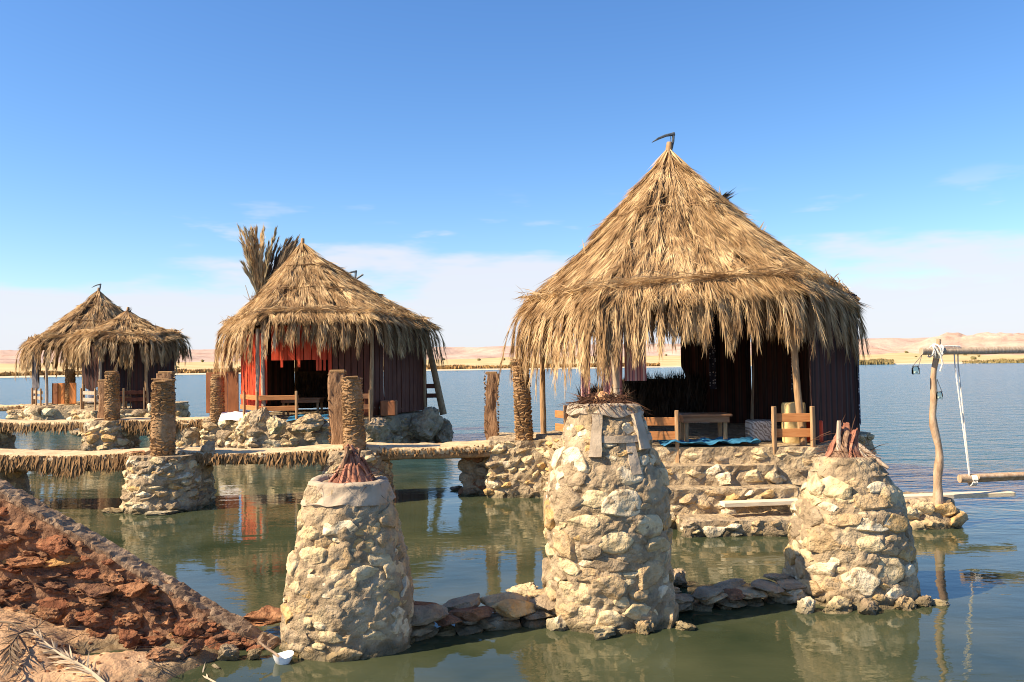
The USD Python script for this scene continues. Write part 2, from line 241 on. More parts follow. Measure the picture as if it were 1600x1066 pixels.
# water: calm between the pillars, wind-ruffled on the open lake
MAT['lake'] = usdkit.material(stage, '/World/Looks/lake', {
    'g': ('geometry', {}), 'sp': ('separate_xyz', {}),
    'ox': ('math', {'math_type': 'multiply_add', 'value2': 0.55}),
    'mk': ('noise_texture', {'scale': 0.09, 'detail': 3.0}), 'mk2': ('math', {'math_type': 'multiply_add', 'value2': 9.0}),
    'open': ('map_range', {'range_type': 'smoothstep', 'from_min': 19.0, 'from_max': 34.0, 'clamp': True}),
    'm1': ('mapping', {'scale': (0.45, 1.0, 1.0)}), 'n1': ('noise_texture', {'scale': 1.5, 'detail': 3.0, 'roughness': 0.5, 'distortion': 0.4}),
    'm2': ('mapping', {'scale': (0.5, 1.0, 1.0)}), 'n2': ('noise_texture', {'scale': 6.5, 'detail': 3.0, 'roughness': 0.55, 'distortion': 0.3}),
    'a1': ('mix_float', {'a': 0.0075, 'b': 0.20}), 'a2': ('mix_float', {'a': 0.0022, 'b': 0.075}),
    'h1': ('math', {'math_type': 'multiply'}), 'h2': ('math', {'math_type': 'multiply_add'}),
    'b': ('bump', {'strength': 1.0, 'distance': 1.0}),
    'cn': ('noise_texture', {'scale': 0.8, 'detail': 3.0}),
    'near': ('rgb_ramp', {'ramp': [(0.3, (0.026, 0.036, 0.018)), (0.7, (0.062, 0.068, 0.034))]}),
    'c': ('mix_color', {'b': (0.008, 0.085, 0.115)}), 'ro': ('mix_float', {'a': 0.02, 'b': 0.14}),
    'p': ('principled_bsdf', {'ior': 1.33, 'specular_ior_level': 0.5})},
    [('g.position', 'sp.vector'), ('g.position', 'mk.vector'), ('sp.x', 'ox.value1'), ('sp.y', 'ox.value3'), ('mk.fac', 'mk2.value1'), ('ox.value', 'mk2.value3'), ('mk2.value', 'open.value'),
     ('g.position', 'm1.vector'), ('m1.vector', 'n1.vector'), ('g.position', 'm2.vector'), ('m2.vector', 'n2.vector'),
     ('open.result', 'a1.fac'), ('open.result', 'a2.fac'), ('n1.fac', 'h1.value1'), ('a1.result', 'h1.value2'),
     ('n2.fac', 'h2.value1'), ('a2.result', 'h2.value2'), ('h1.value', 'h2.value3'), ('h2.value', 'b.height'), ('b.normal', 'p.normal'),
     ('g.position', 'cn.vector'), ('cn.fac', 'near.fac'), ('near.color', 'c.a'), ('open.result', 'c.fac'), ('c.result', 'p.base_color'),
     ('open.result', 'ro.fac'), ('ro.result', 'p.roughness')], surface='p.BSDF')

# ------------------------------------------------------------------ helpers: shapes
def grid_faces(nr, nc, closed=False):
    i, j = np.meshgrid(np.arange(nr - 1), np.arange(nc if closed else nc - 1), indexing='ij')
    a = i * nc + j; b = i * nc + (j + 1) % nc
    return np.stack([a, b, b + nc, a + nc], -1).reshape(-1, 4)
def sheet(fn, nu, nv, thick, uvs=None):          # a closed thin slab around a surface fn(u, v), u and v in 0..1
    U, V = np.meshgrid(np.linspace(0, 1, nu), np.linspace(0, 1, nv), indexing='ij')
    P = fn(U, V); du = np.gradient(P, axis=0); dv = np.gradient(P, axis=1)
    N = unit(np.cross(du, dv)); A = (P + N * thick / 2).reshape(-1, 3); B = (P - N * thick / 2).reshape(-1, 3)
    q = grid_faces(nu, nv); n = nu * nv
    e = np.concatenate([np.arange(nv), np.arange(nv - 1, n, nv)[1:], np.arange(n - 1, n - nv - 1, -1)[1:], np.arange(n - nv, -1, -nv)[1:-1]])
    e2 = np.roll(e, -1)
    side = np.stack([e, e2, e2 + n, e + n], 1)
    v = np.vstack([A, B]); f = np.vstack([q, q[:, ::-1] + n, side[:, ::-1]])
    uv = None
    if uvs is not None:
        uv = np.stack([U * uvs[0], V * uvs[1]], -1).reshape(-1, 2); uv = np.vstack([uv, uv])
    return (v, np.vstack([f[:, [0, 1, 2]], f[:, [0, 2, 3]]])), uv
def tube(path, rad, n=8, rough=0.0, seed=0):
    path = np.asarray(path, float); k = len(path); rad = np.broadcast_to(rad, k).astype(float)
    t = unit(np.gradient(path, axis=0)); ref = np.array([0, 0, 1.0]) if abs(t[:, 2]).mean() < 0.8 else np.array([0, 1.0, 0])
    x = unit(np.cross(t, ref)); y = np.cross(t, x)
    a = np.linspace(0, 2 * PI, n, endpoint=False)
    V = path[:, None] + (x[:, None] * np.cos(a)[None, :, None] + y[:, None] * np.sin(a)[None, :, None]) * rad[:, None, None]
    if rough: V += (fbm(V * 6 / max(rad.mean() * 20, 0.3), 3, seed)[..., None] - 0.5) * 2 * rough * (V - path[:, None])
    V = V.reshape(-1, 3); f = grid_faces(k, n, True); f = np.vstack([f[:, [0, 1, 2]], f[:, [0, 2, 3]]])
    c0, c1 = len(V), len(V) + 1
    V = np.vstack([V, path[0], path[-1]]); j = np.arange(n); j2 = (j + 1) % n
    f = np.vstack([f, np.stack([np.full(n, c0), j2, j], 1), np.stack([np.full(n, c1), (k - 1) * n + j, (k - 1) * n + j2], 1)])
    return V, f
def wob(a, b, n, amp, seed):                     # a wandering line from a to b
    a, b = np.asarray(a, float), np.asarray(b, float); t = np.linspace(0, 1, n)[:, None]
    p = a + (b - a) * t; q = np.stack([fbm(np.c_[t * 2.5 + k * 7.7, t * 0, t * 0 + seed * 1.37], 3, seed + k) - 0.5 for k in range(3)], -1).reshape(n, 3)
    return p + q * 2 * amp * np.sin(PI * t) ** 0.5
def obox(c, half, ax=None, ch=0.006):
    h = np.asarray(half, float); ch = min(ch, h.min() * 0.5); P = []
    for s in np.ndindex(2, 2, 2):
        sg = np.array(s) * 2 - 1
        for k in range(3):
            d = h - ch; d[k] = h[k]; P.append(sg * d)
    m = trimesh.convex.convex_hull(np.array(P)); v = np.array(m.vertices)
    if ax is not None: v = v @ np.asarray(ax, float)
    return v + np.asarray(c, float), np.array(m.faces)
def plank(a, b, wdir, w, t, ch=0.006, sag=0, seed=0):      # a board from a to b, w wide along wdir, t thick
    a, b = np.asarray(a, float), np.asarray(b, float); x = unit(b - a); z = unit(np.cross(x, unit(wdir))); y = np.cross(z, x)
    return obox((a + b) / 2, (np.linalg.norm(b - a) / 2, w / 2, t / 2), (x, y, z), ch)

def rock_variants(n, sub, seed, crag=0.16, clip=7, freq=2.3):
    R = np.random.RandomState(seed); out = []
    base = trimesh.creation.icosphere(subdivisions=sub)
    for k in range(n):
        v = np.array(base.vertices)
        for _ in range(clip):
            d = unit(R.normal(size=3)); o = R.uniform(0.42, 0.8); s = v @ d
            v = v - np.outer(np.maximum(s - o, 0) * 0.9, d)
        nf = fbm(v * freq + k * 13.7, 4, seed + k); n2 = np.abs(fbm(v * freq * 1.9 + k * 5.1, 3, seed + k + 50) - 0.5)
        n3 = np.maximum(0, noise(v * freq * 1.6 + k * 3.3, seed + k + 90) - 0.62)
        v = v * (1 + crag * 2.4 * (nf - 0.5) + crag * 2.0 * (0.12 - np.minimum(n2, .2)) - crag * 2.2 * n3 + crag * .8 * (noise(v * freq * 3.6 + k, seed + k) - .5))[:, None]
        v /= np.abs(v).max(0)
        m = trimesh.graph.smooth_shade(trimesh.Trimesh(v, base.faces, process=False), angle=math.radians(26), facet_minarea=None)
        out.append((np.array(m.vertices), np.array(m.faces)))
    return out
ROCK2 = rock_variants(26, 2, 3, crag=.20, clip=10); ROCK1 = rock_variants(16, 1, 9); ROCK3 = rock_variants(24, 3, 21, crag=0.27, clip=10, freq=2.4)
def face_variants(n, seed, crag=.10):
    R = np.random.RandomState(seed); out = []; base = trimesh.creation.icosphere(subdivisions=3)
    for k in range(n):
        v = np.array(base.vertices)
        for _ in range(7):
            a = R.uniform(0, 2 * PI); d = unit(np.array([math.cos(a), R.normal(0, .22), math.sin(a)])); v = v - np.outer(np.maximum(v @ d - R.uniform(.55, .9), 0) * .92, d)
        for _ in range(3):
            d = unit(np.array([R.normal(0, .22), 1, R.normal(0, .22)])); v = v - np.outer(np.maximum(v @ d - R.uniform(.5, .8), 0) * .9, d)
        n1 = fbm(v * 2.2 + k * 9.1, 4, seed + k) - .5; n2 = np.abs(fbm(v * 4.5 + k * 4.1, 3, seed + k + 40) - .5); n3 = noise(v * 9 + k, seed + k + 70) - .5
        v = v * (1 + crag * (2.2 * n1 + 1.6 * (.12 - n2) + .7 * n3))[:, None]; v /= np.abs(v).max(0)
        m = trimesh.graph.smooth_shade(trimesh.Trimesh(v, base.faces, process=False), angle=math.radians(30), facet_minarea=None); out.append((np.array(m.vertices), np.array(m.faces)))
    return out
FACE = face_variants(30, 5)
def place_rock(var, c, half, ax):
    v, f = var; return (v * np.asarray(half)) @ np.asarray(ax) + c, f

LIME = ['limestone_cream', 'limestone_pale', 'limestone_tan', 'limestone_ochre', 'limestone_grey']
def circle(c, r, n=40, sq=0.0, seed=0, jit=0.0):
    a = np.linspace(0, 2 * PI, n, endpoint=False) - PI / 2
    rr = np.broadcast_to(r, 2); x, y = np.cos(a), np.sin(a)
    k = (np.abs(x) ** (2 + sq * 6) + np.abs(y) ** (2 + sq * 6)) ** (-1 / (2 + sq * 6))
    k = k * (1 + jit * (noise(np.c_[x * 2 + seed, y * 2, x * 0], seed) - 0.5) * 2)
    return np.c_[c[0] + rr[0] * x * k, c[1] + rr[1] * y * k]
class Masonry:
    """a battered block on any plan: a mortar core with every stone a piece of its own"""
    def __init__(s, t, poly, z0, z1, prof=((0, 1), (1, 1)), seed=1, size=(0.1, 0.3), aspect=(0.45, 0.8), n=150, var=ROCK2, mats=LIME, wts=(.34, .16, .26, .1, .14), core='mortar',
                 amp=0.05, cell=0.06, depth=0.35, back=0.5, zlim=None, tight=0.8, capz=0.05, flat=0.0, stone='stone', out=-0.12, keep=None, grow=.60):
        R = np.random.RandomState(seed); poly = np.asarray(poly, float)
        P = np.vstack([poly, poly[:1]]); seg = np.linalg.norm(np.diff(P, axis=0), axis=1); cum = np.r_[0, np.cumsum(seg)]; s.per = cum[-1]
        s.P, s.cum, s.z0, s.z1, s.c = P, cum, z0, z1, poly.mean(0)
        s.prof = np.array(prof, float)
        nc = max(24, int(s.per / cell)); nr = max(6, int((z1 - z0) / cell))
        ss = np.linspace(0, s.per, nc, endpoint=False); zz = np.linspace(z0, z1, nr)
        S, Z = np.meshgrid(ss, zz); X = s.surf(S, Z); N = s.normal(S, Z)
        q = X + seed * 3.1
        rg = 0.3 - np.abs(fbm(q * 8.5, 4, seed + 7) - 0.5) * 2; pit = np.maximum(0, noise(q * 11, seed + 8) - .6)
        X = X + N * (amp * 2.2 * (fbm(q * 4.2, 4, seed) - 0.5) + amp * 0.9 * rg + amp * 0.8 * (noise(q * 24, seed + 5) - 0.5) - amp * 3.0 * pit)[..., None]
        X[..., 2] = np.minimum(X[..., 2], z1 + 0.0)
        rows = [X.reshape(-1, 3)]; top = X[-1]
        cen = np.array([s.c[0], s.c[1], z1])
        for k in (0.85, 0.6, 0.3, 0.02):
            r = cen + (top - cen) * k; r[:, 2] = z1 + capz * 2 * (fbm(r * 3.3, 3, seed + 2) - 0.45) * (1 if k < .9 else .4); rows.append(r)
        V = np.vstack(rows); f = grid_faces(nr + 4, nc, True)
        s.core = t.part('mortar_core', (V, f), core, smooth=32)
        lo, hi = zlim or (max(z0, -0.12), z1 - 0.03)
        sizes = np.sort(R.uniform(0, 1, n * 30) ** 2.2)[::-1] * (size[1] - size[0]) + size[0]
        got = np.zeros((0, 4))
        for k, w in enumerate(sizes):
            if len(got) >= n: break
            h = w * R.uniform(*aspect); si, zi = R.uniform(0, s.per), R.uniform(lo, hi)
            if zi + h * 0.45 > z1: continue
            nn = s.normal(np.array([si]), np.array([zi]))[0]
            if nn[1] > back: continue
            if keep is not None and not keep(s.surf(np.array([si]), np.array([zi]))[0], w): continue
            if len(got):
                ds = np.abs(got[:, 0] - si); ds = np.minimum(ds, s.per - ds)
                if ((ds / (0.5 * (got[:, 2] + w))) ** 2 + ((got[:, 1] - zi) / (0.5 * (got[:, 3] + h))) ** 2).min() < tight: continue
            got = np.vstack([got, (si, zi, w, h)])
            p = s.surf(np.array([si]), np.array([zi]))[0]; T = unit(np.cross([0, 0, 1.0], nn)); U = np.cross(nn, T)
            a = R.normal() * 0.16; T, U = T * math.cos(a) + U * math.sin(a), U * math.cos(a) - T * math.sin(a)
            d = max(0.055, min(0.85 * h, w * depth * 1.5) * R.uniform(0.8, 1.2))
            m = place_rock(var[R.randint(len(var))], p + nn * d * (out - .14 + R.uniform(-0.16, 0.16)), (w * grow, d, h * grow), (T, nn, U))
            t.part(stone, m, mats[R.choice(len(mats), p=np.array(wts) / sum(wts))], smooth=True)
        s.stones = got
    def k(s, z): return np.interp((z - s.z0) / (s.z1 - s.z0), s.prof[:, 0], s.prof[:, 1])
    def surf(s, S, Z):
        S = np.mod(S, s.per); x = np.interp(S, s.cum, s.P[:, 0]); y = np.interp(S, s.cum, s.P[:, 1]); k = s.k(Z)
        return np.stack([s.c[0] + (x - s.c[0]) * k, s.c[1] + (y - s.c[1]) * k, Z + 0 * S], -1)
    def normal(s, S, Z):
        e = 0.04; a = s.surf(S + e, Z) - s.surf(S - e, Z); b = s.surf(S, Z + e) - s.surf(S, Z - e)
        return unit(np.cross(a, b))

# leaflets: slim three-faced blades, all of them in one go
def blades(P, D, Wd, L, Wi, droop=0.0):
    P, D = np.asarray(P, float), unit(D); n = len(P); L = np.broadcast_to(L, n)[:, None]; Wi = np.broadcast_to(Wi, n)[:, None]
    Wd = unit(Wd - (Wd * D).sum(1, keepdims=True) * D); dz = np.array([0, 0, -1.0]) * np.broadcast_to(droop, n)[:, None] * L
    m = P + D * L * 0.45 + dz * 0.25; t = P + D * L + dz
    V = np.stack([P - Wd * Wi * .35, P + Wd * Wi * .35, m - Wd * Wi * .5, m + Wd * Wi * .5, t], 1).reshape(-1, 3)
    o = np.arange(n)[:, None] * 5
    F = np.concatenate([o + [0, 1, 3], o + [0, 3, 2], o + [2, 3, 4]], 0)
    return V, F
def frond(path, side, R, nl, la, ang, wid=0.016, rw=0.02, lift=0.15, droop=0.1, bare=0.12):
    """a palm frond: a rachis along path with leaflets on both sides; side = direction across"""
    path = np.asarray(path, float); seg = np.r_[0, np.cumsum(np.linalg.norm(np.diff(path, axis=0), axis=1))]; L = seg[-1]
    u = np.sort(R.uniform(bare, 0.98, nl)); P = np.stack([np.interp(u * L, seg, path[:, k]) for k in range(3)], 1)
    T0 = np.gradient(path, axis=0); T = unit(np.stack([np.interp(u * L, seg, T0[:, k]) for k in range(3)], 1))
    S = np.broadcast_to(side, (nl, 3)); S = unit(S - (S * T).sum(1, keepdims=True) * T); Nn = np.cross(T, S)
    sg = np.where(np.arange(nl) % 2, 1, -1)[:, None]; a = np.radians(R.uniform(ang[0], ang[1], nl))[:, None] * (1 - 0.35 * u[:, None])
    D = T * np.cos(a) + S * sg * np.sin(a) + Nn * R.normal(0, lift, (nl, 1))
    ln = R.uniform(la[0], la[1], nl) * (0.55 + 0.9 * np.sin(PI * np.clip(u * 0.9 + 0.08, 0, 1)) * 0.5)
    Wd = np.cross(D, Nn + R.normal(0, 0.5, (nl, 3)))
    a1 = blades(P, D, Wd, ln, R.uniform(0.75, 1.3, nl) * wid, droop)
    return join([a1, tube(path, np.linspace(rw, rw * 0.25, len(path)), 4)])

# ================================================================== THE SETTING
def disc(rs, z, na=96):
    a = np.linspace(0, 2 * PI, na, endpoint=False)
    V = np.vstack([[0, 0, z]] + [np.c_[r * np.sin(a), r * np.cos(a), a * 0 + z] for r in rs])
    f = [np.c_[np.zeros(na, int), 1 + (np.arange(na) + 1) % na, 1 + np.arange(na)]]
    q = grid_faces(len(rs), na, True) + 1
    return V, np.vstack([f[0], q[:, [0, 2, 1]], q[:, [0, 3, 2]]])
solo('water', disc([2, 6, 15, 40, 120, 300, 700], 0.0), 'lake', 'calm green brown lake water around the huts, blue towards the far shore', 'lake', kind='structure')

def shore(a):            # distance of the far water line, by azimuth
    return 385 + 70 * np.clip((a + 0.1) / 0.6, -0.3, 1) + 12 * (fbm(np.stack([np.cos(a) * 9, np.sin(a) * 9, a * 0], -1), 3, 4) - 0.5)
def land(na, dr, hfun):
    a = np.linspace(-PI, PI, na, endpoint=False); A, D = np.meshgrid(a, np.asarray(dr, float)); Rr = shore(A) + D
    X, Y = Rr * np.sin(A), Rr * np.cos(A); Z = hfun(A, D, X, Y)
    V = np.stack([X, Y, Z], -1).reshape(-1, 3); q = grid_faces(len(dr), na, True)
    return V, np.vstack([q[:, [0, 2, 1]], q[:, [0, 3, 2]]])
def sm(x, a, b):
    t = np.clip((x - a) / (b - a), 0, 1); return t * t * (3 - 2 * t)
def sand_h(A, D, X, Y):
    q = np.stack([X / 60, Y / 60, X * 0], -1)
    return -0.6 + 1.1 * sm(D, 0, 12) + 7.0 * sm(D, 12, 330) * (0.8 + 0.5 * fbm(q, 4, 7)) + 0.8 * (fbm(q * 4, 3, 3) - .5) * sm(D, 10, 60)
solo('far_shore', land(900, [-6, 0, 3, 8, 14, 25, 40, 60, 85, 120, 160, 210, 270, 330, 420, 600, 900, 1500, 3000, 7000], sand_h), 'shore_sand',
     'yellow sand shore beyond the lake', 'shore', kind='structure', smooth=True)
solo('beach', land(600, [1.5, 4, 7, 10, 13], lambda A, D, X, Y: sand_h(A, D, X, Y) + 0.10), 'beach', 'pale beach strip at the far water line', 'beach', kind='structure', smooth=True)
def hills_h(A, D, X, Y):
    q = np.stack([X / 420, Y / 420, X * 0], -1); rid = 1 - np.abs(fbm(q * 1.4, 5, 31) * 2 - 1)
    tab = sm(fbm(q * 1.2 + 9, 4, 12), 0.36, 0.60)
    h = -3 + 44 * sm(D, 560, 1350) * (0.45 + 0.55 * tab) + 9 * (rid - 0.6) * sm(D, 520, 900) + 20 * sm(D, 1500, 2400) * tab
    return h
solo('desert_hills', land(1400, np.r_[np.linspace(480, 1500, 60), np.linspace(1550, 2700, 24), 4000, 8000], hills_h), 'hill_rock',
     'low pink rocky desert hills along the horizon', 'hills', kind='structure', smooth=True)
def dunes_h(A, D, X, Y):
    q = np.stack([X / 120, Y / 120, X * 0], -1); az = np.degrees(A)
    def bump(c, w): return np.exp(-((az - c) / w) ** 2)
    env = 0.78 * bump(22.6, 1.9) + 0.62 * bump(20.0, 1.2) + 0.72 * bump(27.2, 1.7) + 1.05 * bump(30.6, 3.2) + 1.0 * bump(36, 4) + 0.5 * bump(26, 6) + 0.6 * bump(45, 6) + 0.4 * sm(az, 18.2, 20) * sm(-az, -55, -48)
    rid = 1 - np.abs(fbm(q * 1.3, 5, 8) * 2 - 1); step = fbm(q * 2.3, 5, 18)
    pr = sm(D, 60, 300) * (0.55 + 0.45 * sm(D, 260, 420)); back = 1 - 0.5 * sm(D, 450, 900)
    return -2.5 + env * 12.0 * pr * back * (0.55 + 0.62 * rid + 0.5 * (step - .5) + .45 * (np.abs(fbm(q * 5.5, 4, 28) - .5) - .1)) - 6 * sm(18.6 - az, 0, 1) - 6 * sm(az, 52, 56)
def sector(na, a0, a1, dr, hfun):
    a = np.radians(np.linspace(a0, a1, na)); A, D = np.meshgrid(a, np.asarray(dr, float)); Rr = shore(A) + D
    X, Y = Rr * np.sin(A), Rr * np.cos(A); V = np.stack([X, Y, hfun(A, D, X, Y)], -1).reshape(-1, 3); q = grid_faces(len(dr), na)
    return V, np.vstack([q[:, [0, 2, 1]], q[:, [0, 3, 2]]])
solo('dunes', sector(620, 17.5, 57, np.linspace(40, 900, 80), dunes_h), 'dune_rock', 'pale pink sand hills beyond the right shore', 'hills', kind='structure', smooth=True)

R = np.random.RandomState(5)
def scatter_blades(n, az0, az1, d0, d1, h0, h1, w, seed):
    R = np.random.RandomState(seed); a = np.radians(R.uniform(az0, az1, n)); D = R.uniform(d0, d1, n); Rr = shore(a) + D
    X, Y = Rr * np.sin(a), Rr * np.cos(a); Z = sand_h(a, D, X, Y) - 0.1; P = np.c_[X, Y, Z]
    dens = fbm(np.c_[a * 60, D / 30, a * 0], 3, seed)
    hh = R.uniform(h0, h1, n) * (0.4 + 1.1 * dens)
    return blades(P, np.c_[R.normal(0, .18, n), R.normal(0, .18, n), np.ones(n)], R.normal(size=(n, 3)), hh, R.uniform(.7, 1.4, n) * w)
solo('scrub', scatter_blades(15000, -42, 10, 13, 34, 1.0, 2.4, 1.1, 3), 'scrub', 'low rust brown scrub along the far left shore', 'scrub', kind='stuff')
solo('reeds', join([scatter_blades(3600, 20.6, 24.6, 3, 26, 1.0, 2.6, 0.8, 4), scatter_blades(2400, 28.4, 40, 3, 24, .7, 1.9, 0.8, 6)]), 'reed', 'olive brown reeds along the far right shore', 'reeds', kind='stuff')
def shrubs():
    out = []
    R = np.random.RandomState(77)
    for k in range(70):
        a = math.radians(R.uniform(-40, 36)); D = R.uniform(40, 330); r = float(shore(np.array(a))) + D; x, y = r * math.sin(a), r * math.cos(a)
        z = float(sand_h(np.array(a), np.array(D), np.array(x), np.array(y))); s = R.uniform(0.7, 1.7)
        out.append(place_rock(ROCK1[R.randint(16)], np.array([x, y, z + s * .4]), (s, s, s * 0.8), np.eye(3)))
    return join(out)
solo('desert_shrubs', shrubs(), 'shrub_dark', 'dark dots of desert shrubs on the yellow shore', 'shrubs', kind='stuff')

# ---- near bank of orange sand (bottom left)
WR = np.array([-2.22, 7.45]); WD = np.array([-0.990, 0.140]); WN = np.array([-0.140, -0.990])    # rubble ramp wall: foot of its right end, direction to the left, outward (towards the viewer)
def bank(x, y):
    k = (x - WR[0]) * WD[0] + (y - WR[1]) * WD[1]
    f = (x - WR[0]) * WN[0] + (y - WR[1]) * WN[1]
    k2 = k - 0.10 * f + 0.5 * (fbm(np.stack([x * 1.4, y * 1.4, x * 0], -1), 3, 5) - .5)
    z = -0.35 + 0.40 * sm(k2, -0.35, 0.55) + 0.15 * sm(k2, 0.5, 2.6)
    z = z + 0.20 * np.exp(-((k - 2.5) / 0.8) ** 2 - ((f - 0.5) / 0.5) ** 2) + 0.10 * np.exp(-((k - 0.95) / 0.3) ** 2 - ((f - 0.75) / 0.35) ** 2) - 0.16 * np.exp(-((k - 1.45) / 0.42) ** 2 - ((f - 0.3) / 0.3) ** 2)
    q = np.stack([x, y, x * 0], -1)
    z = z + 0.13 * (fbm(q * 3.1, 4, 9) - 0.5) + 0.05 * (fbm(q * 11, 3, 2) - 0.5)
    return np.where(f < -0.15, np.minimum(z, -0.3), z)
gx, gy = np.meshgrid(np.r_[np.linspace(-14, -5.2, 40), np.linspace(-5.1, -1.2, 170)], np.r_[np.linspace(-6, 4.6, 40), np.linspace(4.7, 8.2, 150)], indexing='ij')
solo('ground', (np.stack([gx, gy, bank(gx, gy)], -1).reshape(-1, 3), grid_faces(*gx.shape)), 'sand', 'orange sand bank at the foot of the red stone wall', 'sand bank', kind='structure', smooth=True)

# ================================================================== FRONT: three stone pillars, low rubble walls, red ramp wall
A_C, B_C, C_C = np.array([-1.53, 7.72]), np.array([0.92, 8.38]), np.array([3.62, 9.03])
def pillar(c, r, h, prof, label, seed, **kw):
    t = Thing('stone_pillar', label, 'stone pillar', (c[0], c[1], 0), 'round stone pillars in the front row')
    pr = [(0, 1.0)] + [((z + 0.45) / (h + 0.45), k) for z, k in prof]
    m = Masonry(t, circle(c, r, 44, 0.06, seed, 0.05), -0.45, h, pr, seed, **kw)
    return t, m
tA, mA = pillar(A_C, 0.575, 1.44, [(0, 1.0), (.3, 1.0), (.55, .94), (.8, .84), (1.1, .74), (1.3, .66), (1.44, .60)], 'left front stone pillar, smooth grey cement collar, red palm stump on top', 11,
               n=150, size=(0.09, 0.30), back=0.6, amp=0.036, cell=0.022, depth=0.24, out=-0.36, var=FACE, grow=.56, wts=(.36, .12, .28, .12, .12), zlim=(-0.1, 1.16), capz=0.01)
tB, mB = pillar(B_C, 0.62, 2.08, [(0, 1.0), (.3, .975), (.6, .94), (1.0, .95), (1.22, .93), (1.40, .86), (1.62, .74), (1.85, .64), (2.03, .55), (2.08, .50)], 'tallest front stone pillar with raised cement strips and brown fibres on top', 12,
               n=190, size=(0.11, 0.38), back=0.6, amp=0.036, cell=0.022, depth=0.24, out=-0.32, var=FACE, grow=.56, keep=lambda p, w: p[2] < 1.6 or w < .16, zlim=(-0.1, 1.9), capz=0.02)
tC, mC = pillar(C_C, 0.63, 1.43, [(0, 1.0), (.3, .96), (.6, .92), (.9, .82), (1.15, .66), (1.32, .53), (1.43, .48)], 'right front stone pillar with big cream stones below a cracked cement rim', 13,
               n=150, size=(0.11, 0.38), back=0.6, amp=0.034, cell=0.022, depth=0.24, out=-0.28, var=FACE, grow=.56, zlim=(-0.1, 1.2), capz=0.01)
def angle_s(m, az):          # arc length at azimuth az (degrees from the viewer's side, + to the right)
    return m.per * (((az) % 360) / 360.0)
def collar(t, m, z0, z1, thick, name, mat, r_in=None):
    S, Z = np.meshgrid(np.linspace(0, m.per, 72, endpoint=False), np.linspace(z0, z1, 7)); X = m.surf(S, Z); N = m.normal(S, Z)
    O = X + N * (thick * (1 + 0.5 * (fbm(X * 6, 3, 4) - .5)) + .08 * (fbm(X * 5, 4, 9) - .5) + .035 * (noise(X * 15) - .5) - .06 * np.maximum(0, noise(X * 9, 4) - .6))[..., None]; O[0, :, 2] += .10 * (fbm(X[0] * 4, 3, 2) - .5); O[-1, :, 2] += 0.05 * (fbm(X[-1] * 4, 3, 1) - .5)
    rows = [X[0] - N[0] * .03] + list(O); top = O[-1].copy(); cen = np.array([m.c[0], m.c[1], 0])
    for k, dz in ((0.86, 0.012), (0.74, -0.01), (0.70, -0.09)):
        r = cen + (top - cen) * k; r[:, 2] = top[:, 2] + dz; rows.append(r)
    V = np.vstack(rows); t.part(name, (V, grid_faces(len(rows), 72, True)), mat, smooth=50)
collar(tA, mA, 1.27, 1.46, 0.02, 'cement_collar', 'cement')
collar(tC, mC, 1.27, 1.45, 0.015, 'cement_collar', 'mortar')
def strip(t, m, az0, az1, z0, z1, thick, name, mat):
    def fn(U, V):
        S = angle_s(m, az0 + (az1 - az0) * U); Z = z0 + (z1 - z0) * V; X = m.surf(S, Z); N = m.normal(S, Z)
        return X + N * (thick * 0.5 - 0.035 + 0.045 * (fbm(X * 7, 4, 6) - .5))[..., None]
    n = max(4, int(abs(az1 - az0) / 6) + 3); me, _ = sheet(fn, n, max(4, int((z1 - z0) / .08) + 3), thick); t.part(name, me, mat, smooth=45)
collar(tB, mB, 1.99, 2.09, 0.02, 'cement_rim', 'cement')
strip(tB, mB, -24, -10, 1.60, 2.0, 0.08, 'cement_strip', 'cement'); strip(tB, mB, 36, 50, 1.66, 2.0, 0.08, 'cement_strip', 'cement')
strip(tB, mB, -22, 78, 1.735, 1.80, 0.06, 'cement_strip', 'cement'); strip(tB, mB, 20, 32, 1.44, 1.735, 0.05, 'cement_strip', 'cement')

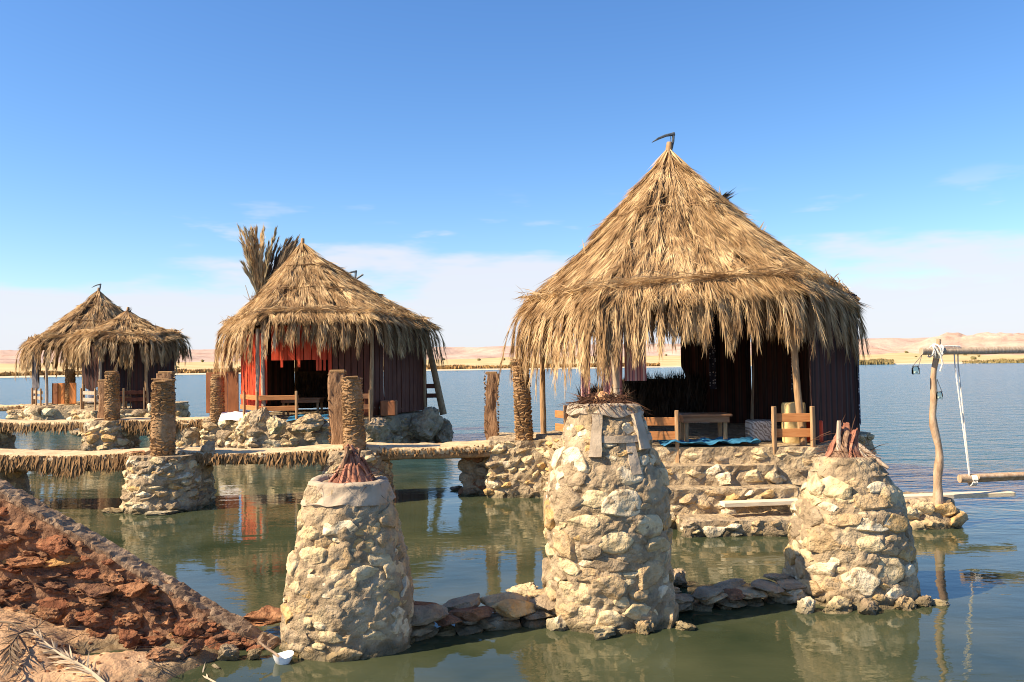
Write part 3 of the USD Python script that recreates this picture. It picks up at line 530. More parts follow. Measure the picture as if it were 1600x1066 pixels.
def stump(label, c, z, r, h, seed, mat, n=11, hair=0, tall=()):
    R = np.random.RandomState(seed); t = Thing('palm_stump', label, 'palm stump', (c[0], c[1], z))
    cen = np.array([c[0], c[1], z])
    for k in range(n):
        outer = k < n // 2 + 1; a = 2 * PI * k / (n // 2 + 1) + R.uniform(-.3, .3) + (0 if outer else .5); rad = np.array([math.sin(a), -math.cos(a), 0]); tan = np.array([math.cos(a), math.sin(a), 0])
        hk = h * (R.uniform(0.68, 0.98) if outer else R.uniform(.85, 1.12)); wk = r * R.uniform(0.55, 0.95) * (1 if outer else .6); lean = R.uniform(0.05, .16); ro = r * (1 if outer else .72); tw = R.normal(0, .045); kk = R.uniform(0, 50)
        def fn(U, V, rad=rad, tan=tan, hk=hk, wk=wk, lean=lean, ro=ro, tw=tw, kk=kk):
            w = wk * (1 - 0.78 * V ** 0.85); x = (U - .5) * 2; q = np.stack([x * 1.3 + kk, V * 2.0, V * 0], -1)
            rr = ro * (1 - (1 - lean) * V ** 0.9) * (1 - 0.30 * x ** 2) + r * .10 * np.exp(-(x / .16) ** 2) * (1 - .4 * V) + r * .28 * (fbm(q * 1.6, 3, 3) - .5) + r * .05 * np.cos(x * 14 + kk)
            top = hk * V * (1 + .16 * (noise(q * 3.1, 5) - .5) * V)
            return cen + rad * rr[..., None] + tan * (x * w + tw * V * V)[..., None] + np.array([0, 0, 1.0]) * (top - 0.02)[..., None]
        me, _ = sheet(fn, 17, 13, 0.014); t.part('leaf_base', me, [mat, mat, mat, 'stump_brown'][R.randint(4)], smooth=50)
    t.part('heart', tube([cen + [0, 0, -.05], cen + [0, 0, h * .5], cen + [0, 0, h * .86]], [r * .62, r * .33, r * .10], 10, 0.2, seed), mat, smooth=50)
    for (a, l, w, ln) in tall:
        rad = np.array([math.sin(a), -math.cos(a), 0]); b = cen + rad * r * 0.55
        e = b + rad * ln + [0, 0, l]
        if l < .1: b = cen + [0, 0, h * .75]
        t.part('stalk', tube(wob(b, e, 7, 0.02, seed), np.linspace(w, w * .6, 7), 6, .2, seed), 'grey_wood', smooth=50)
    if hair:
        a = R.uniform(0, 2 * PI, hair); rr = r * R.uniform(0.25, 1.15, hair); P = cen + np.c_[rr * np.sin(a), -rr * np.cos(a), np.abs(R.normal(0.5, .22, hair)) * h * (1.15 - rr / r * .5)]
        D = np.c_[np.sin(a) * .8 + R.normal(0, .9, hair), -np.cos(a) * .8 + R.normal(0, .9, hair), R.normal(-.05, .45, hair)]
        t.part('fibre', blades(P, D, R.normal(size=(hair, 3)), R.uniform(.10, .30, hair), .007, .25), 'stump_hair', kind='stuff')
    return t
stump('reddish ribbed palm stump set in the left front pillar', A_C + [0.06, -0.03], 1.36, 0.27, 0.40, 3, 'stump_red', hair=60)
stump('palm stump with a mop of brown fibres on the tallest front pillar', B_C + [-0.02, -0.05], 2.04, 0.22, 0.19, 4, 'stump_orange', hair=900)
stump('pointed reddish palm stump with cut grey stalks on the right front pillar', C_C + [-0.04, -0.02], 1.39, 0.24, 0.40, 5, 'stump_red', hair=120,
      tall=[(0.9, -0.03, 0.035, 0.30), (-0.9, 0.46, 0.035, -0.02), (0.75, .03, .026, .14)])

def rubble(name, label, a, b, h, thick, seed, n, size, mats, wts, group=None, cat='stone wall', slabs=True):
    R = np.random.RandomState(seed); a, b = np.asarray(a, float), np.asarray(b, float); d = unit(b - a); nrm = np.array([d[1], -d[0]]); L = np.linalg.norm(b - a)
    t = Thing(name, label, cat, (*(a + b) / 2, 0), group)
    z = -0.12
    while z < h - 0.05:
        hh = R.uniform(*size) * 0.42; x = -R.uniform(0, .2)
        last = z + hh > h - 0.08
        while x < L + .05:
            w = R.uniform(size[0], size[1]) * (1.5 if last and slabs else 1.15)
            for side in (1, -1):
                if side < 0 and R.rand() < .35: continue
                c = a + d * (x + w / 2) + nrm * side * thick * .26
                ang = R.normal() * .12; T = np.array([d[0] * math.cos(ang), d[1] * math.cos(ang), math.sin(ang)]); N = np.array([nrm[0], nrm[1], 0]) ; U = unit(np.cross(T, N)); U = U * np.sign(U[2])
                N = np.cross(U, T)
                t.part('stone', place_rock(ROCK2[R.randint(26)], np.array([*c, z + hh / 2 + R.normal() * .02]), (w * .56, thick * R.uniform(.3, .42), hh * R.uniform(.55, .72)), (T, N, U)), mats[R.choice(len(mats), p=wts)], smooth=True)
            x += w * R.uniform(.85, 1.0)
        z += hh * .9
    return t
GL = ['limestone_grey', 'limestone_tan', 'redstone_brown', 'limestone_ochre']
rubble('rubble_wall', 'low dry stone wall in the water between the left and tallest pillars', A_C + [0.52, 0.16], B_C + [-0.5, -0.02], 0.27, 0.50, 31, 60, (0.14, 0.34), GL, (.4, .35, .15, .1), 'low stone walls linking the front pillars')
rubble('rubble_wall', 'low dark stone wall in the water between the tallest and right pillars', B_C + [0.5, 0.15], C_C + [-0.5, -0.02], 0.22, 0.50, 32, 60, (0.14, 0.34), GL, (.5, .35, .08, .07), 'low stone walls linking the front pillars')
def lone_rock(label, c, half, rot, mat, seed, name='rock', var=ROCK3, cat='rock'):
    ca, sa = math.cos(rot), math.sin(rot)
    return solo(name, place_rock(var[seed % len(var)], np.asarray(c, float), half, ((ca, sa, 0), (-sa, ca, 0), (0, 0, 1))), mat, label, cat, smooth=True)
lone_rock('flat rust coloured slab between the red wall and the left pillar', (-2.36, 7.92, 0.14), (0.36, 0.20, 0.09), 0.12, 'redstone_orange', 3)
lone_rock('small pale block touching the left side of the left pillar', (-2.02, 7.72, 0.10), (0.10, 0.10, 0.08), 0.3, 'limestone_ochre', 5)
# boulders at the pillar feet
for i, (x, y, w, h, m, lab) in enumerate([(1228, 930, .17, .10, 'limestone_pale', 'white rounded rock at the left foot of the right pillar'), (1258, 946, .10, .09, 'limestone_pale', 'small white rock at the foot of the right pillar'),
        (1300, 945, .13, .09, 'limestone_cream', 'cream rock at the front foot of the right pillar'), (1352, 948, .11, .09, 'limestone_grey', 'grey rock at the front foot of the right pillar'),
        (1400, 940, .13, .08, 'limestone_tan', 'tan rock at the right foot of the right pillar'), (1436, 938, .11, .06, 'limestone_grey', 'flat grey rock right of the right pillar'),
        (1458, 938, .08, .04, 'limestone_cream', 'outermost small pale rock right of the right pillar'), (1070, 974, .085, .055, 'limestone_cream', 'small cream rock in the water right of the tallest pillar'),
        (872, 972, .11, .08, 'limestone_pale', 'pale rock at the left foot of the tallest pillar'), (940, 982, .12, .08, 'limestone_cream', 'cream rock at the front foot of the tallest pillar'),
        (1000, 976, .12, .07, 'limestone_tan', 'tan rock at the right foot of the tallest pillar'), (1055, 905, .12, .12, 'limestone_grey', 'grey rock beside the tallest pillar in its shade'),
        (812, 925, .22, .10, 'limestone_cream', 'sunlit cream slab leaning on the tallest pillar'), (826, 948, .20, .12, 'limestone_tan', 'tan boulder below the slab left of the tallest pillar')]):
    p = at_z(x, y, h * .35); p[1] -= .10; p[0] += .012 * (x - 1330) / 100 if x > 1200 else 0
    lone_rock(lab, p, (w * 1.25, w * 1.05, h * 1.25), 0.4 * i, m, i + 4)
# ---- red ramp wall
def wall_top(k): return 0.02 + 0.513 * k
def red_wall():
    R = np.random.RandomState(8); t = Thing('ramp_wall', 'rough red stone wall sloping down to the water under a grey cement coping', 'stone wall', (*WR, 0))
    n3 = np.array([*WN, 0]); d3 = np.array([*WD, 0]); o = np.array([*WR, 0.0]); TH = 0.21
    K, Zt = np.meshgrid(np.linspace(-0.05, 3.6, 150), np.linspace(0, 1, 60), indexing='ij')
    Zz = -0.3 + (wall_top(np.maximum(K, 0)) + 0.3) * Zt
    F = o + d3 * K[..., None] + np.array([0, 0, 1.0]) * Zz[..., None]; F = F + n3 * (-0.006 + 0.08 * (fbm(F * 5, 4, 3) - .5) + 0.04 * (noise(F * 17, 4) - .5))[..., None]
    Bk = o + d3 * K[..., None] + np.array([0, 0, 1.0]) * Zz[..., None] - n3 * TH + n3 * (0.06 * (fbm(F * 4, 3, 5) - .5))[..., None]
    V = np.concatenate([F, Bk[:, ::-1]], 1); nr, nc = V.shape[:2]; f = grid_faces(nr, nc, True)
    t.part('mortar_core', (V.reshape(-1, 3), f[:, ::-1]), 'red_mortar', smooth=40)
    # coarse courses of rough stones
    z = -0.05
    names = ['redstone_rust', 'redstone_orange', 'redstone_brown', 'redstone_dark', 'redstone_ochre']
    while z < 2.3:
        hh = R.uniform(0.10, 0.21); k = max(-0.05, (z + hh * .8) / 0.513) + R.uniform(-.04, .04)
        while k < 3.5:
            w = R.uniform(0.15, 0.46); h2 = hh * R.uniform(.75, 1.1); p = o + d3 * (k + w / 2) + np.array([0, 0, z + hh / 2 + R.normal() * .018])
            if p[2] + hh * .3 < wall_top(k):
                a = R.normal() * .10; T = d3 * math.cos(a) + np.array([0, 0, math.sin(a)]); U = unit(np.cross(T, n3)); U = U * np.sign(U[2]); Nn = np.cross(U, T)
                dep = R.uniform(.09, .17)
                t.part('stone', place_rock(ROCK3[R.randint(18)], p + n3 * R.uniform(-.07, .005), (w * .60, dep, h2 * .64), (T, Nn, U)), names[R.choice(5, p=(.27, .22, .26, .17, .08))], smooth=True)
            k += w * R.uniform(.88, 1.02)
        z += hh * .92
    sm_ = []
    for q in range(260):
        k = R.uniform(0.02, 3.3); zz = R.uniform(-.03, max(.02, wall_top(k) - .03)); w = R.uniform(.025, .065)
        sm_.append(place_rock(ROCK2[R.randint(26)], o + d3 * k + np.array([0, 0, zz]) + n3 * R.uniform(-.03, .03), (w * 1.2, w * .8, w * R.uniform(.35, .7)), np.eye(3)))
    for q in range(3): t.part('small_stones', join(sm_[q::3]), names[(0, 2, 3)[q]], kind='stuff')
    # coping
    Kc = np.linspace(-0.12, 3.6, 260); prof = np.array([(-0.01, -0.045), (0.008, -0.02), (0.008, 0.022), (-0.02, 0.032), (-0.08, 0.03), (-.11, .034), (-.15, .03), (-TH + 0.01, 0.03), (-TH - .035, -0.01), (-TH - .03, -0.12)])
    X = o + d3 * Kc[:, None, None] + n3 * prof[None, :, :1] + np.array([0, 0, 1.0]) * (0.02 + 0.513 * Kc[:, None, None] + prof[None, :, 1:])
    X = X + (0.07 * (fbm(X * 3, 3, 2) - .5) + .07 * (fbm(X * 13, 4, 7) - .5) - .16 * np.maximum(0, noise(X * 9, 6) - .6) + .04 * (noise(X * 30, 2) - .5))[..., None] * (n3 * .6 + np.array([0, 0, .8]))
    t.part('coping', (X.reshape(-1, 3), grid_faces(260, 10)[:, ::-1]), 'coping_cement', smooth=22)
red_wall()
for i, (x, y, w, h, m, lab) in enumerate([(250, 1022, .16, .07, 'redstone_brown', 'brown flat rock on the wet sand at the foot of the red wall'), (352, 1022, .12, .09, 'limestone_grey', 'grey pitted rock at the water edge by the red wall'),
        (398, 1020, .075, .06, 'limestone_tan', 'small tan rock in the shallow water by the red wall'), (400, 1000, .13, .05, 'limestone_grey', 'grey ledge of cement where the red wall meets the water'),
        (300, 1012, .14, .08, 'redstone_dark', 'dark lump at the foot of the red wall near the water'), (205, 1000, .12, .08, 'redstone_rust', 'rust lump fallen from the red wall')]):
    p = at_z(x, y, 0.05 if x > 300 else 0.12); lone_rock(lab, p, (w, w * .7, h), .3 * i, m, i + 8)
# dry fronds on the sand and small litter
def dry_frond(label, pts, seed, nl, la, ang, rw=.014, mat='straw_grey'):
    R = np.random.RandomState(seed); pts = np.array(pts, float)
    q = np.linspace(0, 1, 14); o = np.linspace(0, 1, len(pts)); P = np.stack([np.interp(q, o, pts[:, k]) for k in range(3)], 1)
    P[:, 2] += 0.02 * np.sin(q * 7)
    d = unit(P[-1] - P[0]); side = unit(np.cross(d, [0, 0, 1.0]))
    solo('dry_palm_frond', frond(P, side, R, nl, la, ang, 0.013, rw, 0.22, 0.12), mat, label, 'palm frond', 'dry fronds on the sand')
def sp(x, y, dz=0.03):
    p = at_z(x, y, 0.3)
    for _ in range(6): p = at_z(x, y, float(bank(np.array(p[0]), np.array(p[1]))) + dz)
    return p
dry_frond('bleached dry palm frond lying on the sand in the corner', [sp(170, 1075, .03), sp(110, 1030, .06), sp(52, 988, .09)], 3, 90, (.16, .34), (14, 40), rw=.020, mat='straw_bleached')
dry_frond('grey dry palm leaf half buried under the bleached frond', [sp(40, 985, .04), sp(15, 1010, .05), sp(18, 1050, .04)], 4, 60, (.15, .3), (20, 50), rw=.01)
dry_frond('thin dry frond stem pointing into the shallow water', [sp(345, 1072, .02), sp(290, 1050, .03), sp(238, 1040, .05)], 6, 44, (.12, .28), (15, 40), rw=.010, mat='straw_bleached')
dry_frond('dry frond stem lying against the red wall', [sp(0, 972, .10), sp(40, 985, .10), sp(75, 968, .14)], 7, 14, (.1, .2), (20, 50), rw=.011)
def bank_litter():
    R = np.random.RandomState(14); peb, straw = [], []
    while len(peb) < 240:
        k, f = R.uniform(-.1, 3.3), R.uniform(.02, 2.2); x, y = WR + WD * k + WN * f; z = float(bank(np.array(x), np.array(y)))
        if z < 0.0 or fbm(np.array([[x * 2, y * 2, 0.]]), 3, 4)[0] < R.uniform(.3, .6): continue
        w = R.uniform(.006, .024) * R.uniform(.6, 1.4); peb.append(place_rock(ROCK2[R.randint(26)], np.array([x, y, z + w * .15]), (w, w * .8, w * .6), np.eye(3)))
    solo('gravel', join(peb), 'redstone_orange', 'small red brown gravel scattered on the sand bank', 'gravel', kind='stuff')
    P = []
    while len(P) < 420:
        k, f = R.uniform(.0, 3.3), R.uniform(.02, 2.0); x, y = WR + WD * k + WN * f; z = float(bank(np.array(x), np.array(y)))
        if z > 0.0 and noise(np.array([[x * 2.2, y * 2.2, 3.]]), 4)[0] > R.uniform(.35, .8): P.append((x, y, z + R.uniform(.004, .03)))
    n = len(P); a = R.uniform(0, 2 * PI, n)
    solo('straw_litter', blades(np.array(P), np.c_[np.cos(a), np.sin(a), R.normal(0, .15, n)], R.normal(size=(n, 3)), R.uniform(.05, .26, n), R.uniform(.004, .010, n)), 'straw_grey', 'broken straw and leaflets strewn over the sand bank', 'straw', kind='stuff')
bank_litter()
def litter_cup():
    p = at_z(441, 1030, 0.03); t = Thing('plastic_cup', 'crumpled white plastic cup with a stick at the water edge', 'plastic cup', p)
    a = np.linspace(0, 2 * PI, 26, endpoint=False); rows = []
    for r, z in ((.012, -.06), (.05, -.045), (.075, .0), (.088, .04), (.083, .038), (.068, -.002), (.04, -.035), (.002, -.045)):
        w = 1 + .10 * np.sin(3 * a + 1) * (z + .07) / .1; rows.append(np.c_[r * w * np.cos(a), r * w * np.sin(a) * .9, z + .015 * np.sin(2 * a)])
    t.part('cup', (np.vstack(rows) + p, grid_faces(8, 26, True)), 'white_plastic', smooth=50)
    b = at_z(405, 1003, 0.16); t.part('stick', tube(wob(p + [-.03, 0, .02], b, 6, .01, 3), .011, 6), 'bare_branch', smooth=60)
litter_cup()
lone_rock('white shard in the shallows by the red wall', at_z(336, 1040, 0.02), (.07, .015, .02), -0.7, 'limestone_pale', 2, name='shard', cat='shard')

# ================================================================== MIDDLE: piers, walkways, palm posts
DZ = 1.02
def pier(label, poly, h, seed, n=60, size=(.12, .34), prof=((0, 1), (.25, .98), (1, .84)), var=ROCK1, name='stone_pier', **kw):
    c = np.asarray(poly).mean(0); t = Thing(name, label, 'stone pier', (*c, 0)); kw = {**dict(amp=0.07, cell=0.07, depth=.3, back=0.45, out=-.22), **kw}
    Masonry(t, poly, -0.4, h, prof, seed, n=n, size=size, var=var, **kw); return t
def rect(x0, x1, y0, y1, j=0.0, seed=0):
    xs = np.linspace(x0, x1, 6); ys = np.linspace(y0, y1, 5)
    P = np.vstack([np.c_[xs, xs * 0 + y0], np.c_[ys * 0 + x1, ys][1:], np.c_[xs[::-1], xs * 0 + y1][1:], np.c_[ys * 0 + x0, ys[::-1]][1:-1]])
    c = P.mean(0); return P + (P - c) * (j * 2 * (noise(np.c_[P * 1.7, P[:, 0] * 0 + seed], seed) - .5))[:, None]
pier('round stone pier of the near walkway under the left palm post', circle((-6.33, 15.35), (0.72, 0.92), 36, .15, 5, .06), 0.96, 41, n=120, size=(.09, .3), var=ROCK2, aspect=(.3, .6), depth=.34)
pier('stone pier of the near walkway behind the left front pillar', circle((-2.98, 15.9), (0.66, 0.85), 36, .15, 6, .06), 0.95, 42, n=90, size=(.1, .3), var=ROCK2)
pier('dark stone pier at the left end of the near walkway', circle((-9.75, 15.3), (0.72, 0.8), 30, .2, 7, .06), 0.95, 43, n=40)
pier('broad stone landing pier where the near walkway meets the large hut', rect(-0.52, 1.35, 15.7, 17.7, .05, 3), 1.06, 44, n=110, prof=((0, 1.02), (.3, 1.0), (1, .93)), var=ROCK2, size=(.1, .34), wts=(.3, .1, .2, .32, .08), out=-.4)
pier('dark pier stub shading the water left of the landing pier', rect(-0.98, -0.50, 16.15, 16.95, .06, 5), 0.92, 45, n=24, mats=['limestone_grey', 'redstone_brown'], wts=(.7, .3))
lone_rock('dark pointed rock rising beside the left palm post', (-5.58, 15.2, 0.98), (.16, .14, .24), .3, 'limestone_grey', 6)
lone_rock('flat rust stone on top of the left walkway pier', (-6.78, 14.95, 1.0), (.2, .16, .05), .2, 'redstone_orange', 7)
lone_rock('pale low rock ledge in the water left of the round walkway pier', (-7.12, 14.75, 0.0), (.34, .2, .07), -.2, 'limestone_tan', 9)
lone_rock('broken slab at the water line in front of the round walkway pier', (-6.1, 14.42, 0.03), (.3, .16, .05), .1, 'limestone_pale', 10)
lone_rock('small black rock in the water left of the landing pier', (*at_z(712, 766)[:2], 0.03), (.16, .1, .06), .5, 'limestone_grey', 11)
lone_rock('dark rock under the walkway edge by the landing pier', (*at_z(738, 772)[:2], 0.04), (.22, .16, .1), .2, 'limestone_grey', 12)

def walkway(label, a, b, w, thick, seed, fringe=0.16, fr_n=900, gap=None, frmat='palm_fibre', group='walkway spans between the huts', z=DZ):
    R = np.random.RandomState(seed); a = np.array([*a, z]); b = np.array([*b, z]); d = unit(b - a); s = np.cross([0, 0, 1.0], d); L = np.linalg.norm(b - a)
    t = Thing('walkway', label, 'walkway', (a + b) / 2, group)
    pr = np.array([(-.5, -.55), (-.53, -.25), (-.5, -.05), (-.42, 0.0), (-.15, .02), (.15, .02), (.42, 0.0), (.5, -.05), (.53, -.25), (.5, -.55), (.2, -.8), (-.2, -.8)])
    n = int(L / .09) + 2; u = np.linspace(0, 1, n); sag = -0.05 * np.sin(PI * u) + 0.06 * (fbm(np.c_[u * L * .5, u * 0 + seed, u * 0], 3, seed) - .5)
    X = a + (b - a) * u[:, None, None] + s * pr[None, :, :1] * w + np.array([0, 0, 1.0]) * (pr[None, :, 1:] * thick + sag[:, None, None])
    q = fbm(X * 3.5, 4, seed) - .5; X = X + s * (np.sign(pr[:, 0]) * q * .14)[..., None] + np.array([0, 0, 1.0]) * (q * .08)[..., None]
    V = np.vstack([X.reshape(-1, 3), X[0].mean(0), X[-1].mean(0)]); f = grid_faces(n, 12, True); f = np.vstack([f[:, [0, 1, 2]], f[:, [0, 2, 3]]])
    j = np.arange(12); j2 = (j + 1) % 12
    f = np.vstack([f, np.c_[j * 0 + n * 12, j2, j], np.c_[j * 0 + n * 12 + 1, (n - 1) * 12 + j, (n - 1) * 12 + j2]])
    t.part('deck', (V, f), 'deck_mud', smooth=45)
    for sd in (-.42, .0, .42):          # palm logs that carry the deck
        c = s * sd * w - np.array([0, 0, thick * .8]); t.part('log', tube(wob(a + c, b + c, 12, .02, seed + 3), .085, 8, .2, seed), 'trunk_bark', smooth=50)
    m = fr_n; uu = R.uniform(0, 1, m); e = np.where(R.rand(m) < .72, -1, 1)
    sg = np.interp(uu, u, sag); P = a + (b - a) * uu[:, None] + s * (e * (w * .50 + R.uniform(-.03, .05, m)))[:, None] + np.array([0, 0, 1.0]) * (sg - R.uniform(.0, .12, m))[:, None]
    D = s * (e * R.uniform(.05, .5, m))[:, None] + d * R.normal(0, .25, m)[:, None] + np.array([0, 0, -1.0])
    clump = 0.5 + fbm(np.c_[uu * L * 2.2, uu * 0, uu * 0 + seed], 3, seed)
    t.part('fringe', blades(P, D, d + R.normal(0, .4, (m, 3)), fringe * R.uniform(.6, 1.5, m) * clump, R.uniform(.018, .05, m)), frmat, kind='stuff')
    return t
walkway('near walkway span from the left edge to the round pier, thick fibrous rim', (-9.7, 15.35), (-6.6, 15.4), 1.0, 0.30, 51, .20, 3200)
walkway('outermost left stub of the near walkway beyond its dark end pier', (-13.2, 15.6), (-9.75, 15.4), 1.0, 0.26, 52, .10, 300)
walkway('near walkway span between the round pier and the pier behind the left front pillar', (-6.1, 15.5), (-3.2, 15.85), 1.0, 0.24, 53, .15, 1300)
walkway('near walkway span from the pier behind the left front pillar to the landing pier', (-2.8, 15.9), (-0.2, 16.3), 1.0, 0.24, 54, .07, 500)

def palm_post(label, x, y, z, h, r, seed, boots=True, top=True, lean=0.0):
    R = np.random.RandomState(seed); t = Thing('palm_post', label, 'palm trunk post', (x, y, z), 'short palm trunk posts beside the walkways')
    b = np.array([x, y, z - .05]); tp = np.array([x + lean, y, z + h])
    t.part('trunk', tube(wob(b, tp, 16, .02, seed), r * (0.93 + .1 * np.sin(np.linspace(0, 9, 16) + seed)) * np.linspace(1.06, .92, 16), 14, .15, seed), 'trunk_bark', smooth=50)
    if boots:
        n_r = int(h / 0.052); per = int(2 * PI * r / .095); N = n_r * per; i = np.arange(N); row = i // per
        u = (row + R.uniform(-.3, .3, N)) / n_r; a = 2 * PI * (i % per) / per + row * 0.55 + R.normal(0, .1, N)
        c = b + (tp - b) * u[:, None]; rad = np.c_[np.sin(a), -np.cos(a), a * 0]; tan = np.c_[np.cos(a), np.sin(a), a * 0]
        wd = R.uniform(.035, .062, N)[:, None]; ln = R.uniform(.025, .06, N)[:, None]; th = R.uniform(.014, .034, N)[:, None]; Zv = np.array([0, 0, 1.0])
        rr = (r * (.96 - .13 * u))[:, None]; tilt = R.normal(0, .012, N)[:, None]
        A = c + rad * rr; 
        V = np.stack([A - tan * wd - Zv * (ln * .6 + tilt), A + tan * wd - Zv * (ln * .6 - tilt), A - tan * wd * .8 + rad * (th + .012) + Zv * (ln * .4 - tilt), A + tan * wd * .8 + rad * (th + .012) + Zv * (ln * .4 + tilt),
                      A - tan * wd * .8 + Zv * (ln * .7 - tilt), A + tan * wd * .8 + Zv * (ln * .7 + tilt)], 1).reshape(-1, 3)
        o = i[:, None] * 6; F = np.concatenate([o + [0, 1, 3], o + [0, 3, 2], o + [2, 3, 5], o + [2, 5, 4], o + [0, 2, 4], o + [1, 5, 3]], 0)
        t.part('leaf_base', (V, F), 'trunk_boot', kind='stuff')
    if top:
        for k in range(3):
            t.part('top_scale', obox(tp + [R.normal() * .05, R.normal() * .05, .0 + k * .02], (r * R.uniform(.55, .9), r * R.uniform(.5, .8), .014), ((1, .1 * k, 0), (-.1 * k, 1, 0), (0, 0, 1)), .006), 'trunk_boot')
    return t
def split_post(label, x, y, z, h, w, seed):
    R = np.random.RandomState(seed); t = Thing('split_post', label, 'split palm trunk post', (x, y, z), 'split palm trunk posts beside the walkways')
    a = np.linspace(-PI / 2, PI / 2, 12); sec = np.vstack([np.c_[np.sin(a) * w / 2, np.cos(a) * w * .5], np.c_[np.linspace(w / 2, -w / 2, 9)[1:-1], np.full(7, -0.01)]])
    u = np.linspace(0, 1, 26); X = np.array([x, y, z - .05]) + np.stack([sec[None, :, 0] + 0 * u[:, None], sec[None, :, 1] + 0 * u[:, None], u[:, None] * (h + .05) + 0 * sec[None, :, 0]], -1)
    X[..., :2] += ((fbm(X * np.array([9, 9, 4]), 4, seed) - .5) * .09)[..., None] * np.array([1, -1]); X[..., 0] += .03 * np.sin(u * 5 + seed)[:, None]
    n = sec.shape[0]; V = np.vstack([X.reshape(-1, 3), X[-1].mean(0)]); f = grid_faces(26, n, True); j = np.arange(n)
    f = np.vstack([f[:, [0, 1, 2]], f[:, [0, 2, 3]], np.c_[j * 0 + 26 * n, 25 * n + j, 25 * n + (j + 1) % n]])
    f = f[:, ::-1]
    t.part('trunk', (V, f), 'split_wood', smooth=40)
    m = 160; uu = R.uniform(0, 1, m); sd = np.where(R.rand(m) < .5, -1, 1); P = np.c_[x + sd * w * .47, y + R.uniform(0, w * .3, m), z + uu * h]
    t.part('bark_edge', blades(P, np.c_[sd * .7, R.normal(-.4, .4, m), R.normal(.2, .8, m)], R.normal(size=(m, 3)), R.uniform(.03, .075, m), .03), 'palm_fibre', kind='stuff')
    t.part('cap', obox((x, y + w * .2, z + h + .01), (w * .46, w * .26, .03), None, .012), 'trunk_boot')
    return t
palm_post('left palm post with stacked leaf bases on the round walkway pier', -6.28, 14.95, 0.98, 1.30, 0.19, 61)
split_post('split post standing just behind the left palm post on the round pier', -6.55, 15.72, 1.0, 1.42, 0.30, 62)
palm_post('ringed palm post right behind the left front pillar', -2.93, 15.45, 0.93, 1.34, 0.19, 63, lean=-.06)
split_post('rough split post beside the ringed palm post in front of the red hut', -3.42, 16.25, 1.0, 1.40, 0.32, 64)
palm_post('tall slim palm post at the landing of the large hut', 0.215, 15.95, 1.0, 1.55, 0.155, 65, lean=-.06)
split_post('lone split post against the open lake left of the large hut', -0.43, 16.9, 1.02, 1.30, 0.25, 66)

# back walkway (to the red hut) and the far one
pier('pale stone pier of the middle walkway with two palm posts', circle((-12.25, 25.4), (0.68, 0.9), 30, .2, 8, .07), 0.98, 46, n=60, size=(.14, .4))
pier('dark pier at the left end of the middle walkway', circle((-16.3, 25.5), (0.8, 0.9), 30, .2, 9, .07), 0.95, 47, n=30, size=(.16, .4))
pier('dark pier under the middle walkway left of the brown board', circle((-9.75, 25.5), (0.45, 0.8), 30, .2, 10, .07), 0.95, 48, n=24, size=(.16, .4))
pier('stone landing pier where the middle walkway meets the red hut', rect(-9.15, -7.85, 24.3, 26.3, .06, 11), 1.04, 49, n=70, size=(.16, .45))
walkway('middle walkway span at the left with its shaggy rim', (-16.2, 25.5), (-12.5, 25.45), 1.1, 0.28, 55, .22, 900, frmat='straw_deep')
walkway('middle walkway stub running out of the left edge', (-20, 25.6), (-16.4, 25.5), 1.1, 0.28, 56, .2, 300, frmat='straw_deep')
walkway('middle walkway span between the two palm posts pier and the red hut landing', (-11.9, 25.45), (-8.9, 25.4), 1.1, 0.26, 57, .24, 900, frmat='palm_fibre')
palm_post('taller palm post on the middle walkway pier', -12.02, 25.0, 0.75, 1.66, 0.205, 67)
split_post('short split post on the middle walkway pier', -12.65, 25.75, 1.0, 1.16, 0.34, 68)
palm_post('palm post in front of the brown board at the red hut landing', -8.72, 24.6, 0.98, 1.30, 0.19, 69)
solo('loose_plank', plank((-14.1, 25.0, .70), (-12.9, 25.0, .735), (0, 1, 0), .2, .05), 'plank_pale', 'thin pale plank wedged under the middle walkway', 'plank')
def brown_board():
    t = Thing('board_screen', 'brown board screen standing behind a palm post left of the red hut', 'board screen', (-9.1, 25.6, 1.05))
    for k, (x0, x1) in enumerate([(-9.42, -9.10), (-9.09, -8.76), (-8.75, -8.42)]):
        t.part('board', obox(((x0 + x1) / 2, 25.6, 1.05 + .70 + .015 * k), ((x1 - x0) / 2, .018, .62), None, .006), 'brown_panel')
    for x in (-9.3, -8.55): t.part('leg', obox((x, 25.645, 1.35), (.03, .022, .36), None, .005), 'pole_wood')
brown_board()
# far walkway, its posts and stones
walkway('far log walkway leading to the farthest hut', (-27, 38.5), (-18.8, 37.2), 1.0, 0.30, 58, .10, 700, frmat='palm_fibre')
pier('far dark stone pier under the log walkway', circle((-19.6, 37.1), (.75, .8), 26, .2, 12, .07), 0.95, 71, n=24, size=(.25, .55))
pier('far pale stone block under the log walkway', rect(-22.3, -20.9, 36.6, 37.6, .08, 13), 0.78, 72, n=24, size=(.25, .55))
pier('pale stone block in front of the small far hut', rect(-17.6, -15.9, 33.6, 35.0, .10, 14), 0.95, 73, n=30, size=(.25, .55))
palm_post('far palm post beside the orange boards', -19.6, 36.9, .95, 1.55, 0.21, 74, boots=True)

